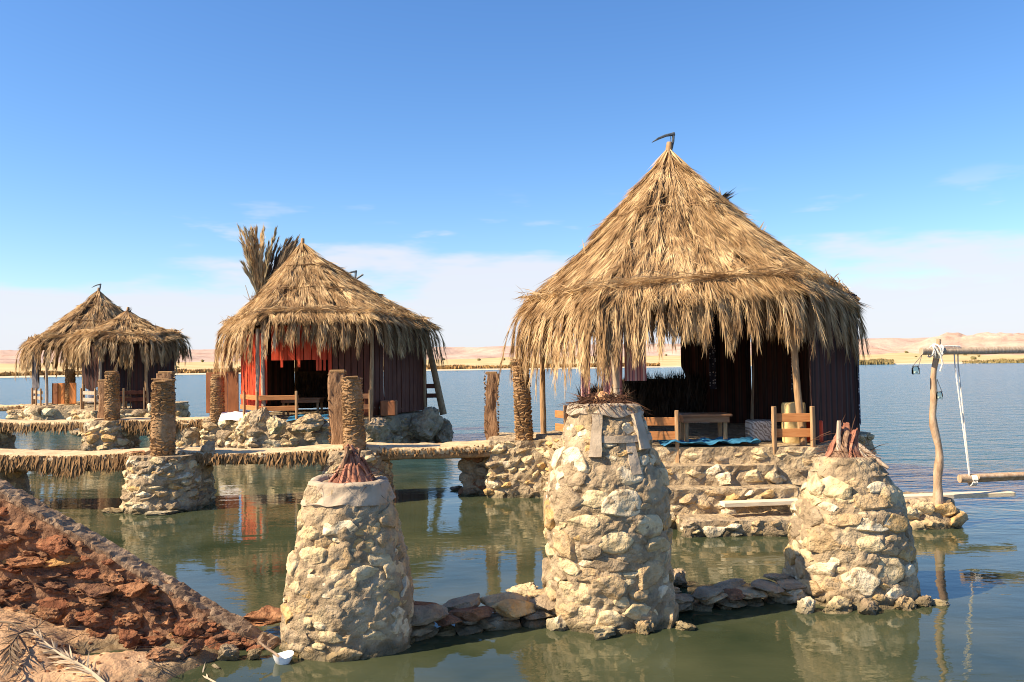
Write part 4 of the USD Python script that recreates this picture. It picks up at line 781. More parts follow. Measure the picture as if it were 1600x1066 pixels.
# ================================================================== THE HUTS
class Hut:
    def __init__(s, name, label, c, az0, apex, Rr, zr, Rp, zf, seed, skirtL, n_thatch=520, n_skirt=120, leaf=1.0, mats=('straw', 'straw_deep'), bands=(0.42,), hook=True, group=None, posts=True, cat='thatched hut', roff=0.0, extra=()):
        s.c = np.array([c[0], c[1]]); s.az0, s.apex, s.Rr, s.zr, s.Rp, s.zf = az0, np.array([c[0] + apex[0], c[1] + apex[1], apex[2]]), Rr, zr, Rp, zf
        s.roff = roff; s.R = np.random.RandomState(seed); s.seed = seed; R = s.R
        s.t = t = Thing(name, label, cat, (c[0], c[1], zf), group)
        A, T = np.meshgrid(np.linspace(0, 360, 97)[:-1], np.linspace(0, 1, 9)); S = s.roof(A, T)
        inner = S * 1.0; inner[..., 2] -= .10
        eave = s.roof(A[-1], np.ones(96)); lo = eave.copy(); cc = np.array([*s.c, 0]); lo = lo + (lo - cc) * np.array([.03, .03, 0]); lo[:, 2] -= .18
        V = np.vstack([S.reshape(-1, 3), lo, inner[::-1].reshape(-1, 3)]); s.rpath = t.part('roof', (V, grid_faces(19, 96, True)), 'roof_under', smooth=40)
        # thatch: overlapping fronds down the slope
        parts, deep = [], []
        for k in range(n_thatch):
            az = R.uniform(0, 360); t0 = math.sqrt(R.uniform(0, 1)) * 0.86 if k > n_thatch * .12 else R.uniform(0.02, .24); L = R.uniform(1.1, 1.8) * (0.6 + .4 * t0)
            t1 = min(1.04, t0 + L / 4.1); tt = np.linspace(t0, t1, 6); aa = az + R.normal(0, 5.0) * np.linspace(0, 1, 6) + 0 * tt
            P = s.roof(aa, tt); N = s.nrm(aa, tt); P = P + N * (R.uniform(.01, .09) + np.linspace(.0, .05, 6))[:, None]
            side = np.array([math.cos(math.radians(az)), math.sin(math.radians(az)), 0])
            m = frond(P, side, R, int(80 / leaf ** .5), (.32 * leaf ** .3, .62 * leaf ** .3), (3, 17), .0115 * leaf, .013 * leaf, .08, .02, bare=.03)
            (deep if R.rand() < .25 else parts).append(m)
        n = int(1500 / leaf); az = R.uniform(0, 360, n); tt = np.sqrt(R.uniform(.02, 1, n)) * .97; P = s.roof(az, tt); N = s.nrm(az, tt); dn = unit(s.roof(az, tt) - s.roof(az, tt - .03)); tan = np.cross(N, dn)
        D = dn + tan * R.normal(0, .75, n)[:, None] + N * np.abs(R.normal(0, .22, n))[:, None]
        parts.append(blades(P + N * R.uniform(.05, .14, n)[:, None], D, N + R.normal(0, .6, (n, 3)), R.uniform(.18, .45, n), .012 * leaf, .08))
        t.part('thatch', join(parts), mats[0], parent=s.rpath, kind='stuff'); t.part('thatch', join(deep), mats[1], parent=s.rpath, kind='stuff')
        # under layer of the skirt, then the hanging fronds one by one
        und = []
        for k in range(int(n_skirt * 1.3)):
            und.append(s.hang(R.uniform(0, 360), skirtL, R.uniform(.55, .9), int(44 / leaf ** .5), leaf, -.06))
        t.part('skirt_lining', join(und), mats[1], parent=s.rpath, kind='stuff')
        for k in range(n_skirt):
            az = 360 * (k + R.uniform(-.35, .35)) / n_skirt
            t.part('palm_frond', s.hang(az, skirtL, R.uniform(.64, 1.20), int(82 / leaf ** .5), leaf, R.uniform(0, .10)), mats[0] if R.rand() < .78 else mats[1], parent=s.rpath)
        for az in extra:
            t.part('palm_frond', s.hang(az, skirtL, R.uniform(.85, 1.1), 82, leaf, R.uniform(-.03, .04)), mats[0], parent=s.rpath)
        # bindings: twisted frond ropes that hold the thatch down
        for b in list(bands) + [0.965]:
            n = int((2100 if b > .9 else 900) * (b ** .8) / leaf); az = R.uniform(0, 360, n); big = b > .9
            P = s.roof(az, b + R.normal(0, .006 if big else .003, n)); N = s.nrm(az, np.full(n, b)); tan = unit(s.roof(az + 1, np.full(n, b)) - s.roof(az - 1, np.full(n, b)))
            D = tan * np.where(R.rand(n) < .5, 1, -1)[:, None] + N * R.normal(.05, .14, n)[:, None] + np.array([0, 0, 1.0]) * R.normal(-.06, .22 if big else .10, n)[:, None]
            t.part('binding', blades(P + N * R.uniform(.09, .26 if big else .13, n)[:, None], D, N + R.normal(0, .5, (n, 3)), R.uniform(.25, .6, n) * (1 if big else .75), .016 * leaf, .15), mats[1] if not big else mats[0], parent=s.rpath, kind='stuff')
            a = np.linspace(0, 360, 80); P = s.roof(a, np.full(80, b)); N = s.nrm(a, np.full(80, b)); P = P + N * (.10 + .02 * np.sin(a * .3))[:, None]; P[:, 2] += .03 * np.sin(a * .17)
            t.part('binding_cord', tube(P, .013, 5), 'trunk_bark', parent=s.rpath)
        # apex: bundle of stems round the king post
        n = 170; a = R.uniform(0, 360, n); ar = np.radians(a); P = s.apex + np.c_[np.sin(ar) * .05, -np.cos(ar) * .05, R.uniform(-.05, .12, n)]
        D = s.roof(a, np.full(n, .3)) - s.apex + np.c_[np.sin(ar), -np.cos(ar), ar * 0] * R.uniform(0, .12, n)[:, None]
        t.part('apex_bundle', blades(P, D, R.normal(size=(n, 3)), R.uniform(.35, .9, n), .024 * leaf), mats[0], parent=s.rpath, kind='stuff')
        t.part('king_post', tube([s.apex - [0, 0, .5], s.apex + [0.01, 0, .14], s.apex + [0.02, 0, .26]], [.07, .062, .05], 8, .15, seed), 'pole_wood', smooth=50)
        if hook: hook_parts(t, s.apex + [0.05, 0, .12], 1.0)
        s.corner = [np.array([s.c[0] + Rp * math.sin(math.radians(az0 + 60 * k)), s.c[1] - Rp * math.cos(math.radians(az0 + 60 * k))]) for k in range(6)]
        if posts:
            for k in range(6):
                p = s.corner[k]; q = wob([*p, zf - .2], [p[0] + R.normal() * .06, p[1] + R.normal() * .06, zr + .02], 9, .04, seed + k)
                t.part('post', tube(q, np.linspace(.062, .05, 9), 9, .2, seed + k), 'pole_wood' if k % 3 else 'grey_wood', smooth=50)
                n = s.corner[(k + 1) % 6] if False else np.array([s.c[0] + Rp * math.sin(math.radians(az0 + 60 * k + 60)), s.c[1] - Rp * math.cos(math.radians(az0 + 60 * k + 60))])
                t.part('ring_beam', tube(wob([*p, zr - .02], [*n, zr - .02], 6, .02, seed + k + 9), .045, 8), 'pole_wood', smooth=50)
                t.part('rafter', tube(wob([*(s.c + (p - s.c) * 1.05), zr + .0], s.apex - [0, 0, .25], 6, .02, seed + 20 + k), .04, 7), 'pole_wood', smooth=50)
    def hexr(s, az):
        d = np.mod(az - s.az0, 60) - 30; h = math.cos(PI / 6) / np.cos(np.radians(d)); return 0.97 * h + 0.03
    def roof(s, az, t):
        az, t = np.asarray(az, float), np.asarray(t, float); ar = np.radians(az); rr = s.Rr * s.hexr(az)
        ring = np.stack([s.c[0] + s.roff + rr * np.sin(ar), s.c[1] - rr * np.cos(ar), s.zr + 0 * ar + .08 * np.sin(ar * 2 + s.seed)], -1)
        P = s.apex + (ring - s.apex) * t[..., None]; b = -0.08 * np.sin(PI * np.clip(t, 0, 1)) * (1 + .25 * np.sin(ar * 5 + t * 4 + s.seed))
        return P + np.stack([np.sin(ar) * .7 * b, -np.cos(ar) * .7 * b, .7 * b], -1)
    def nrm(s, az, t):
        e = .02; a = s.roof(az + 1.5, t) - s.roof(az - 1.5, t); d = s.roof(az, np.minimum(t, 1) ) - s.roof(az, np.maximum(np.minimum(t, 1) - e, 0)); n = unit(np.cross(d, a)); return n * np.sign(n[..., 2:3] + 1e-9)
    def hang(s, az, skirtL, k, nl, leaf, off):
        R = s.R; ar = math.radians(az); rad = np.array([math.sin(ar), -math.cos(ar), 0]); side = np.array([math.cos(ar), math.sin(ar), 0])
        L = skirtL(((az + 180) % 360) - 180) * k; u = np.linspace(0, 1, 8)
        slope = unit(s.roof(az, np.array(1.0)) - s.roof(az, np.array(.93))); d0 = slope; d1 = unit(rad * R.uniform(.02, .20) + side * R.normal(0, .09) + np.array([0, 0, -1.0]))
        w = sm(u, -.1, .62)[:, None]; D = unit(d0 * (1 - w) + d1 * w)
        st = s.roof(az, np.array(.955)) + s.nrm(np.array(az), np.array(.95)) * (.05 + off); P = st + np.vstack([[0, 0, 0], np.cumsum(D[:-1] * (L * 1.12 / 7), 0)])
        return frond(P, side, R, nl, (.24 * leaf ** .3, .44 * leaf ** .3), (4, 19), .0118 * leaf, .011 * leaf, .10, .08, bare=.02)
    def face(s, k, u, r=1.0):          # a point on hexagon side k (from corner k to k+1) at fraction u
        a, b = s.corner[k % 6], s.corner[(k + 1) % 6]; p = a + (b - a) * u; return s.c + (p - s.c) * r
    def cloth(s, k, u0, u1, z0, z1, mat, r=1.02, pleat=.035, n=5.0, top=None, label=None, name='cloth_wall', bottom=None):
        L = np.linalg.norm(s.corner[0] - s.corner[1]) * abs(u1 - u0)
        def fn(U, V):
            u = u0 + (u1 - u0) * U; a, b = s.corner[k % 6], s.corner[(k + 1) % 6]; P = a + (b - a) * u[..., None]; out = unit((a + b) / 2 - s.c); P = s.c + (P - s.c) * r
            zb = z0 if bottom is None else bottom(U); zt = z1 if top is None else top(U); Z = zb + (zt - zb) * V
            w = pleat * np.sin(U * L * n * 2 * PI / 1.6 + 2 * noise(np.stack([U * 4, V * 1.5, U * 0 + k], -1), k)) + .06 * (fbm(np.stack([U * L * 2, V * 1.2, U * 0 + s.seed], -1), 3, k) - .5)
            P = P + out * w[..., None]; return np.stack([P[..., 0], P[..., 1], Z], -1)
        me, uv = sheet(fn, max(10, int(L * 22)), 14, .012, (L, abs(z1 - z0))); s.t.part(name, me, mat, smooth=True, uv=uv, label=label)
def hook_parts(t, p, k):
    p = np.asarray(p, float)
    t.part('hook', join([tube([p, p + np.array([.04, 0, .16]) * k, p + np.array([.055, 0, .33]) * k], [.03 * k, .028 * k, .026 * k], 7),
                         tube([p + np.array([.075, 0, .30]) * k, p + np.array([-.10, 0, .27]) * k, p + np.array([-.24, 0, .215]) * k, p + np.array([-.37, 0, .14]) * k], [.035 * k, .028 * k, .024 * k, .006 * k], 7),
                         tube([p + np.array([-.03, 0, .02]) * k, p + np.array([.0, 0, .26]) * k], .006, 5)]), 'metal_dark', smooth=50)

# ---- large hut (right)
HC = (3.5, 16.0)
def skirt1(a):          # long on the left, shorter above the entrance
    return float(np.interp(a, [-180, -140, -110, -80, -45, -34, -24, -10, 0, 24, 34, 60, 100, 135, 180], [.66, .72, 1.3, 1.5, 1.45, 1.38, 1.02, .92, 1.04, 1.02, 1.08, 1.12, 1.15, .8, .66]))
hut1 = Hut('thatched_hut', 'largest thatched hut on the right, open front with dark striped cloth walls', HC, -37, (-0.42, 0, 6.50), 3.02, 3.62, 2.92, 1.15, 101, skirt1, n_thatch=1100, n_skirt=180, bands=(0.42,), group=None, roff=-0.2, extra=tuple(np.linspace(-42, -24, 12)))
T1 = hut1.t
T1.part('brace', tube(wob([*hut1.face(0, -0.02), 2.15], [*hut1.face(5, .86), 1.55], 6, .01, 5), .045, 8), 'pole_wood', smooth=50)
hut1.cloth(1, 0.04, 1.0, 1.12, 3.72, 'cloth_dark', 1.03)
hut1.cloth(2, 0.0, 1.0, 1.12, 3.75, 'cloth_dark', 1.0)
hut1.cloth(3, 0.0, 0.52, 1.12, 3.75, 'cloth_dark', 1.0, bottom=lambda U: np.where(U < .6, 1.12, 1.12 + (U - .6) * 3.2))
hut1.cloth(5, 0.80, 1.0, 1.75, 3.7, 'cloth_pink', .97, label='pink and white striped curtain')
hut1.cloth(5, 0.50, 0.60, 1.9, 3.7, 'cloth_pink', .96, label='pink and white striped curtain')
hut1.cloth(0, 0.0, 0.13, 2.2, 3.7, 'cloth_pink', .93, label='short striped curtain end')
for (k, u, z0) in ((2, 0.5, 1.25), (3, 0.28, 1.9), (1, 0.93, 1.3)):
    hut1.cloth(k, u - .026, u + .026, z0, 3.6, 'cloth_dotted', .965 if k != 1 else 1.055, pleat=.012, name='patterned_strip', label='black and white patterned fabric strip')
# frond screen at the back, waist high
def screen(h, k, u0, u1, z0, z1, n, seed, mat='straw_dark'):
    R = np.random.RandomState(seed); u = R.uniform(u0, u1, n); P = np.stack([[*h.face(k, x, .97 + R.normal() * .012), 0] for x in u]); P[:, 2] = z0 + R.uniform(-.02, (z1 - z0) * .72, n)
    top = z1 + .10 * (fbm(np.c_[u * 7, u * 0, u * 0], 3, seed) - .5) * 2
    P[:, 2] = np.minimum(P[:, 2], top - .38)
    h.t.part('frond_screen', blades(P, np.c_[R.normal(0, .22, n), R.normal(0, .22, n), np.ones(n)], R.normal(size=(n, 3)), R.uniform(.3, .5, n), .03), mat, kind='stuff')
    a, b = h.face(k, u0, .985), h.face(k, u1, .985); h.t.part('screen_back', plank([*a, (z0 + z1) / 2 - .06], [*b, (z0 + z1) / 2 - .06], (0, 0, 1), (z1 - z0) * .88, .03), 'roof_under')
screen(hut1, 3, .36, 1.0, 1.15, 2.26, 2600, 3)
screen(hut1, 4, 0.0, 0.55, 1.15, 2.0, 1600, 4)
# spikes that stick out of the thatch
R = np.random.RandomState(9)
def spike(h, az, t0, L, up, seed, mat='straw', n=10, label=None):
    R = np.random.RandomState(seed); p = h.roof(np.array(float(az)), np.array(t0)); P = np.repeat(p[None], n, 0) + R.normal(0, .03, (n, 3))
    D = np.array(up) + R.normal(0, .10, (n, 3)); h.t.part('loose_stalks', blades(P, D, R.normal(size=(n, 3)), R.uniform(.6, 1, n) * L, .03), mat, parent=h.rpath, label=label)
spike(hut1, -88, .40, .62, (.38, 0, 1), 3, 'straw', 7); spike(hut1, 84, .30, .42, (.55, 0, .30), 4, 'straw_dark', 26, 'dark tuft of loose thatch'); spike(hut1, 80, .34, .42, (-.3, 0, 1), 5, 'straw', 8)
spike(hut1, -90, .93, .32, (-1, 0, .3), 6, 'straw_grey', 12); spike(hut1, 88, .93, .36, (1, -.2, .15), 7, 'straw_grey', 12); spike(hut1, -86, .66, .35, (-.2, 0, 1), 8, 'straw', 5); spike(hut1, 78, .55, .3, (.5, 0, .7), 8, 'straw', 5)
# its stone platform, steps and furniture
def hexpoly(c, az0, r, n=9):
    cs = [np.array([c[0] + r * math.sin(math.radians(az0 + 60 * k)), c[1] - r * math.cos(math.radians(az0 + 60 * k))]) for k in range(7)]
    P = np.vstack([cs[k] + (cs[k + 1] - cs[k]) * np.linspace(0, 1, n, endpoint=False)[:, None] for k in range(6)]); c = np.asarray(c); return c + (P - c) * (1 + .02 * (noise(np.c_[P * 2, P[:, 0] * 0], 3)[:, None] - .5) * 2)
tp1 = Thing('stone_platform', 'stone platform in the water that carries the largest hut', 'stone platform', (*HC, 0))
Masonry(tp1, hexpoly(HC, -37, 3.18), -0.4, 1.14, ((0, 1.06), (.5, 1.02), (1, 1)), 81, size=(.10, .34), aspect=(.26, .55), n=230, var=ROCK2, back=-0.1, amp=.07, cell=.09, depth=.3, capz=.03, tight=.7)
ts = Thing('stone_steps', 'rough stone steps leading from the water up into the largest hut', 'steps', (3.2, 12.7, 0))
for (x0, x1, y0, y1, h, sd) in ((2.18, 4.12, 12.98, 13.9, .88, 82), (2.24, 4.32, 12.58, 13.3, .58, 83), (2.45, 4.42, 11.95, 12.9, .22, 84)):
    Masonry(ts, rect(x0, x1, y0, y1, .03, sd), -0.35, h, ((0, 1.03), (1, .98)), sd, size=(.10, .34), aspect=(.4, .7), n=46, var=ROCK2, back=0.3, amp=.05, cell=.07, depth=.3, capz=.03, wts=(.4, .2, .2, .1, .1), out=-.25)
lone_rock('white block at the left foot of the stone steps', at_z(1092, 805, .18) + [0, .1, 0], (.17, .12, .13), .1, 'limestone_pale', 4)
lone_rock('flat pale stone at the water line under the steps', at_z(1130, 822, .04), (.42, .16, .07), .05, 'limestone_pale', 13)
lone_rock('grey slab at the water line right of the steps', at_z(1195, 812, .05), (.36, .2, .07), .1, 'limestone_grey', 14)
lone_rock('brown boulder left of the stone steps', at_z(1018, 775, .14) + [0, .2, 0], (.3, .3, .2), .4, 'limestone_tan', 15)

def rail(label, h, k, u0, u1, z0, zp, group, ph=(0, 1), hang=.36, mat='plank_orange', low=0.0):
    a, b = h.face(k, u0, 1.06), h.face(k, u1, 1.06); o = unit(np.r_[(a + b) / 2 - h.c, 0])
    t = Thing('backrest_rail', label, 'wooden rail', (*(a + b) / 2, z0), group)
    for zc in zp: t.part('plank', plank([*a, zc], [*b, zc + low], (0, 0, 1), .135, .03), mat)
    for f in ph:
        p = a + (b - a) * f; t.part('post', plank([*(p + o[:2] * .05), z0 - hang], [*(p + o[:2] * .05), zp[0] + .18], o, .06, .06), 'pole_wood')
G1 = 'low two plank backrest rails round the hut floors'
rail('low orange plank rail left of the entrance of the largest hut', hut1, 0, 0.03, 0.335, 1.15, (1.55, 1.32), G1, (.98,))
rail('low plank rail right of the entrance of the largest hut', hut1, 0, 0.80, 1.0, 1.15, (1.60, 1.36), G1, (0.02, .97), .15)
rail('low orange plank rail left of the tallest front pillar by the lake', hut1, 5, 0.30, 0.80, 1.15, (1.57, 1.33), G1, (.33, .95), .2)
def table(label, c, w, d, h, z):
    t = Thing('low_table', label, 'table', (*c, z)); x, y = c
    t.part('tabletop', obox((x, y, z + h), (w / 2, d / 2, .018), None, .006), 'table_wood')
    for sy in (-1, 1): t.part('apron', obox((x, y + sy * (d / 2 - .05), z + h - .07), (w / 2 - .04, .012, .05), None, .004), 'table_wood')
    for sx in (-1, 1): t.part('apron', obox((x + sx * (w / 2 - .052), y, z + h - .07), (.012, d / 2 - .064, .05), None, .004), 'table_wood')
    for sx in (-1, 1):
        for sy in (-1, 1): t.part('leg', obox((x + sx * (w / 2 - .10), y + sy * (d / 2 - .10), z + (h - .02) / 2), (.03, .03, (h - .02) / 2), None, .005), 'pole_wood')
table('low dark wood table inside the entrance of the largest hut', (3.18, 13.95), .84, .55, .47, 1.15)
def pouf(label, c, w, d, h, z, mat):
    n = 2.6; a = np.linspace(0, 2 * PI, 32, endpoint=False); k = (abs(np.cos(a)) ** 6 + abs(np.sin(a)) ** 6) ** (-1 / 6); rows = []
    for s_, zz in ((.02, 0), (.9, 0), (.98, .04), (1, .2), (1, .8), (.98, .96), (.9, 1), (.02, 1.02)): rows.append(np.c_[c[0] + w / 2 * s_ * k * np.cos(a), c[1] + d / 2 * s_ * k * np.sin(a), a * 0 + z + h * zz])
    solo('pouf', (np.vstack(rows), grid_faces(8, 32, True)), mat, label, 'pouf', smooth=50)
pouf('low pouf with a woven zigzag cover beside the low table', (4.24, 14.3), .46, .4, .34, 1.15, 'cloth_zigzag')
pouf('yellow bolster cushion behind the plank rail of the largest hut', (4.62, 13.72), .36, .24, .66, 1.15, 'cushion_yellow')
pouf('dark red cushion low behind the right plank rail', (4.92, 13.86), .4, .26, .36, 1.15, 'red_board')
def blue_cloth():
    def fn(U, V):
        x = 2.38 + 1.55 * U; y = 13.9 - .62 * V; q = np.stack([U * 6, V * 3, U * 0], -1)
        edge = 13.52 - .12 * (x - 2.4); over = np.maximum(edge - .22 - y + .12 * (fbm(q * 1.3, 3, 4) - .5), 0)
        z = 1.175 + .16 * np.maximum(fbm(q * 1.4, 4, 2) - .3, 0) - over * 0.85
        return np.stack([x + .02 * np.sin(V * 9), np.maximum(y, edge - .30 - .02 * np.sin(U * 14)), z], -1)
    me, _ = sheet(fn, 50, 24, .01); solo('blue_cloth', me, 'cloth_blue', 'crumpled blue cloth over the platform edge below the low table', 'cloth', smooth=True)
blue_cloth()

# ---- swing beside the large hut
def swing():
    b = np.array([*at_y(1463, 781, 12.45)]); top = at_y(1468, 530, 12.45); mid = at_y(1457, 650, 12.45); m2 = at_y(1468, 710, 12.45); m3 = at_y(1460, 570, 12.45)
    t = Thing('swing', 'bare branch swing frame with one crossbeam standing on a rock in the lake', 'swing', b)
    q = np.linspace(0, 1, 20); pts = np.array([b - [0, 0, .15], m2, mid, m3, top]); o = np.array([0, .33, .52, .82, 1.0]); P = np.stack([np.interp(q, o, pts[:, k]) for k in range(3)], 1)
    P[1:-1] = (P[:-2] + P[1:-1] * 2 + P[2:]) / 4; P[:, 0] += .012 * np.sin(q * 23)
    t.part('pole', tube(P, np.linspace(.068, .036, 20) * (1 + .12 * np.sin(q * 31)), 10, .15, 3), 'bare_branch', smooth=50)
    zb = at_y(1452, 549, 12.40)[2]; x0 = at_y(1437, 549, 12.40)[0]
    B = wob([x0, 12.36, zb], [x0 + 3.6, 12.7, zb + .0], 16, .02, 4); t.part('crossbeam', tube(B, .058, 10, .15, 4), 'grey_wood', smooth=50)
    far = B[-2]; t.part('pole', tube(wob([far[0], far[1] + .1, -0.4], [far[0], far[1] + .06, zb + .3], 10, .05, 8), .06, 9, .2, 8), 'bare_branch', smooth=50)
    for k in range(7):        # lashing
        a = np.linspace(0, 2 * PI, 16); c = np.array([b[0] + .02, 12.40, zb]) + [(.02 * (k - 3)), 0, 0]; r = .085
        L = np.c_[c[0] + .03 * np.sin(a * 1 + k), c[1] + r * np.cos(a), c[2] + r * np.sin(a) + .02 * math.sin(k * 2.1)]; t.part('lashing', tube(L, .013, 6), 'rope_white', smooth=50)
    c = np.array([b[0] + .03, 12.33, zb]); t.part('lashing', tube([c + [-.05, 0, .07], c + [.02, -.02, -.06], c + [.06, 0, -.18], c + [.03, .02, -.3]], .014, 6), 'rope_white', smooth=50)
    sx = at_y(1492, 549, 12.45)[0]; s0 = at_y(1516, 745, 12.35); bz = np.interp(sx, B[:, 0], B[:, 2])
    for dx, y in ((-.04, 12.40), (.05, 12.46)):
        t.part('rope', tube([[sx + dx, y, bz + .065], [sx + dx * .9 + .003, y, bz - .2], [s0[0] + dx * .6, 12.37 + dx, s0[2] + .02]], .011, 6), 'rope_white', smooth=50)
    t.part('rope', tube([[b[0] + .08, 12.36, bz + .06], [(b[0] + sx) / 2, 12.36, bz + .075], [sx + .04, 12.38, bz + .068]], .012, 6), 'rope_white', smooth=50)
    e0 = at_y(1499, 748, 12.35); S = np.array([e0, e0 + [.6, .05, .0], e0 + [2.0, .15, .02]]); t.part('seat_log', tube(wob(S[0], S[2], 12, .012, 6), .062, 10, .15, 5), 'bare_branch', smooth=50)
    t.part('seat_log', tube(wob(S[0] + [.25, -.06, .03], S[2] + [0, -.06, .03], 10, .012, 7), .034, 8, .15, 6), 'bare_branch', smooth=50)
    for k in range(4):
        a = np.linspace(0, 2 * PI, 14); c = s0 + [.005 + .02 * k, 0, -.055]; t.part('lashing', tube(np.c_[c[0] + .01 * np.sin(a), c[1] + .075 * np.cos(a), c[2] + .075 * np.sin(a)], .011, 5), 'rope_white', smooth=50)
    rx = S[2][0] - .25; t.part('rope', tube([[rx, 12.5, bz], [rx, 12.5, e0[2]]], .012, 6), 'rope_white', smooth=50)
    # jars that hang from it
    def jar(label, p, r, h, wire):
        j = Thing('jar_lantern', label, 'jar', p); a = np.linspace(0, 2 * PI, 20, endpoint=False); rows = []
        for s_, z in ((.02, 0), (.85, 0), (1, .08), (1, .68), (.72, .84), (.72, 1), (.66, 1), (.66, .84), (.93, .66), (.93, .1), (.02, .06)): rows.append(np.c_[p[0] + r * s_ * np.cos(a), p[1] + r * s_ * np.sin(a), a * 0 + p[2] + h * z])
        j.part('glass', (np.vstack(rows), grid_faces(11, 20, True)), 'jar_glass', smooth=50)
        j.part('neck_wire', tube(np.c_[p[0] + r * .82 * np.cos(a), p[1] + r * .82 * np.sin(a), a * 0 + p[2] + h * .92], .006, 5), 'metal_dark')
        j.part('candle', tube([p + [0, 0, .012], p + [0, 0, h * .32]], r * .55, 10), 'white_plastic', smooth=50)
        for sgn in (-1, 1): j.part('wire', tube([p + [sgn * r * .8, 0, h * .92], np.asarray(wire)], .0045, 5), 'metal_dark')
    p = at_y(1431, 585, 12.40); jar('small glass jar lantern hanging by wire from the crossbeam end', p, .055, .13, [x0 + .03, 12.40, zb - .055])
    p = at_y(1468, 624, 12.34); jar('glass jar with a wire loop hanging against the swing pole', p, .048, .12, [p[0] - .02, 12.36, p[2] + .30])
swing()
base = Thing('masonry_block', 'low rock and mortar base that holds the swing pole in the lake', 'stone base', (*at_z(1461, 822)[:2], 0))
cb = at_z(1461, 826); Masonry(base, circle((cb[0], cb[1] + .48), (.52, .46), 30, .3, 3, .08), -.3, .40, ((0, 1.05), (.6, 1.0), (1, .82)), 91, size=(.14, .42), aspect=(.45, .8), n=34, var=ROCK2, back=.6, amp=.05, cell=.05, wts=(.3, .1, .2, .34, .06), depth=.3)
a0, a1 = at_y(1128, 788, 12.3), at_y(1580, 771, 12.85)
solo('long_plank', plank(a0, a1, (0, 1, 0), .20, .065), 'plank_pale', 'long pale plank bridging from the stone steps to the swing base', 'plank')

# ---- red hut (middle left)
H2 = (-5.72, 26.0)
def skirt2(a): return float(np.interp(a, [-180, -110, -85, -30, -22, 0, 35, 90, 180], [1.1, 1.35, 1.5, 1.35, 1.05, 0.95, 1.05, 1.2, 1.1]))
hut2 = Hut('thatched_hut', 'middle thatched hut with red board walls and a dead palm behind it', H2, -25, (-0.82, 0, 6.28), 3.12, 3.82, 2.95, 1.08, 102, skirt2, n_thatch=700, n_skirt=112, leaf=1.35, bands=(0.30, 0.62), hook=False)
T2 = hut2.t
def boards(h, k, u0, u1, z0, z1, n, mat, r=.98, name='wall_board', gap=.012, seed=1):
    R = np.random.RandomState(seed)
    for i in range(n):
        a, b = h.face(k, u0 + (u1 - u0) * i / n, r), h.face(k, u0 + (u1 - u0) * (i + 1) / n, r); d = unit(b - a); a, b = a + d * gap, b - d * gap; w = np.linalg.norm(b - a); o = unit((a + b) / 2 - h.c)
        c = (a + b) / 2 + o * R.uniform(-.012, .012); zz = z1 - R.uniform(0, .03)
        h.t.part(name, obox([*c, (z0 + zz) / 2], (w / 2, .014, (zz - z0) / 2), ([*d, 0], [*o, 0], [0, 0, 1]), .004), mat)
boards(hut2, 5, .24, 1.0, 1.3, 3.5, 7, 'red_board', seed=2)
boards(hut2, 0, 0.0, 0.02, 1.5, 3.6, 1, 'red_board', seed=5)
boards(hut2, 0, .06, 0.60, 2.70, 3.7, 7, 'red_board', .985, seed=3)
for u in (.17, .33, .50, .53, .57): 
    p = hut2.face(0, u, 1.0); T2.part('red_strip', plank([*p, 2.50 if u < .45 else 2.40], [*p, 3.6], (1, 0, 0), .07, .02), 'red_board')
boards(hut2, 0, .60, .64, 1.9, 3.6, 1, 'red_board', 1.0, seed=6)
boards(hut2, 0, .64, 1.0, 1.10, 3.7, 6, 'maroon_board', .99, seed=4)
boards(hut2, 1, 0.0, 1.0, 1.10, 3.7, 13, 'maroon_board', 1.0, seed=5)
hut2.cloth(2, 0, 1, 1.1, 3.7, 'cloth_dark'); hut2.cloth(3, 0, 1, 1.1, 3.7, 'cloth_dark'); hut2.cloth(4, 0, .7, 1.1, 3.7, 'cloth_dark')
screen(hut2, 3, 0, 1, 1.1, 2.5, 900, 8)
T2.part('post', tube(wob([*hut2.face(5, .92, 1.06), .75], [*hut2.face(5, .92, 1.04), 3.6], 8, .05, 8), .055, 8, .2, 4), 'grey_wood', smooth=50)
T2.part('prop_pole', tube([[*(hut2.face(1, 1.0, 1.20)), .95], [*(hut2.face(1, 1.0, 1.02)), 3.6]], [.11, .09], 9, .1, 3), 'trunk_bark', smooth=50)
for z in (1.55, 1.85): T2.part('side_rail', plank([*hut2.face(1, .99, 1.0), z], [*hut2.face(1, 1.0, 1.16), z], (0, 0, 1), .14, .04), 'maroon_board')
tp2 = Thing('stone_platform', 'stone platform in the water that carries the red hut', 'stone platform', (*H2, 0))
Masonry(tp2, hexpoly(H2, -25, 3.25), -0.4, 1.05, ((0, 1.10), (.5, 1.05), (1, 1)), 85, size=(.16, .5), aspect=(.35, .65), n=150, var=ROCK2, back=0.1, amp=.10, cell=.14, depth=.3, capz=.03)
for i, (x, y, w, h, d, lab, m) in enumerate([(428, 668, .34, .34, 22.6, 'pale block in front of the red hut under its left rail', 'limestone_cream'), (405, 655, .3, .42, 23.1, 'dark block in the gap under the left rail of the red hut', 'limestone_grey'), (390, 664, .40, .40, 23.5, 'cream block at the corner of the red hut landing', 'limestone_cream'),
        (480, 660, .42, .28, 22.8, 'wide tan stone course in front of the red hut', 'limestone_tan'), (590, 668, .42, .34, 22.6, 'grey stone heap right of the ringed post by the red hut', 'limestone_grey'), (690, 676, .5, .5, 25.2, 'dark boulder at the right end of the red hut platform', 'limestone_grey'), (668, 668, .7, .62, 24.6, 'large dark boulder under the right wall of the red hut', 'limestone_grey')]):
    lone_rock(lab, at_y(x, y, d), (w, w * .8, h), .3 * i, m, i + 3)
rail('long orange plank rail round the left corner of the red hut', hut2, 5, .45, 1.0, 1.08, (1.66, 1.36), G1, (.28, .95), .45)
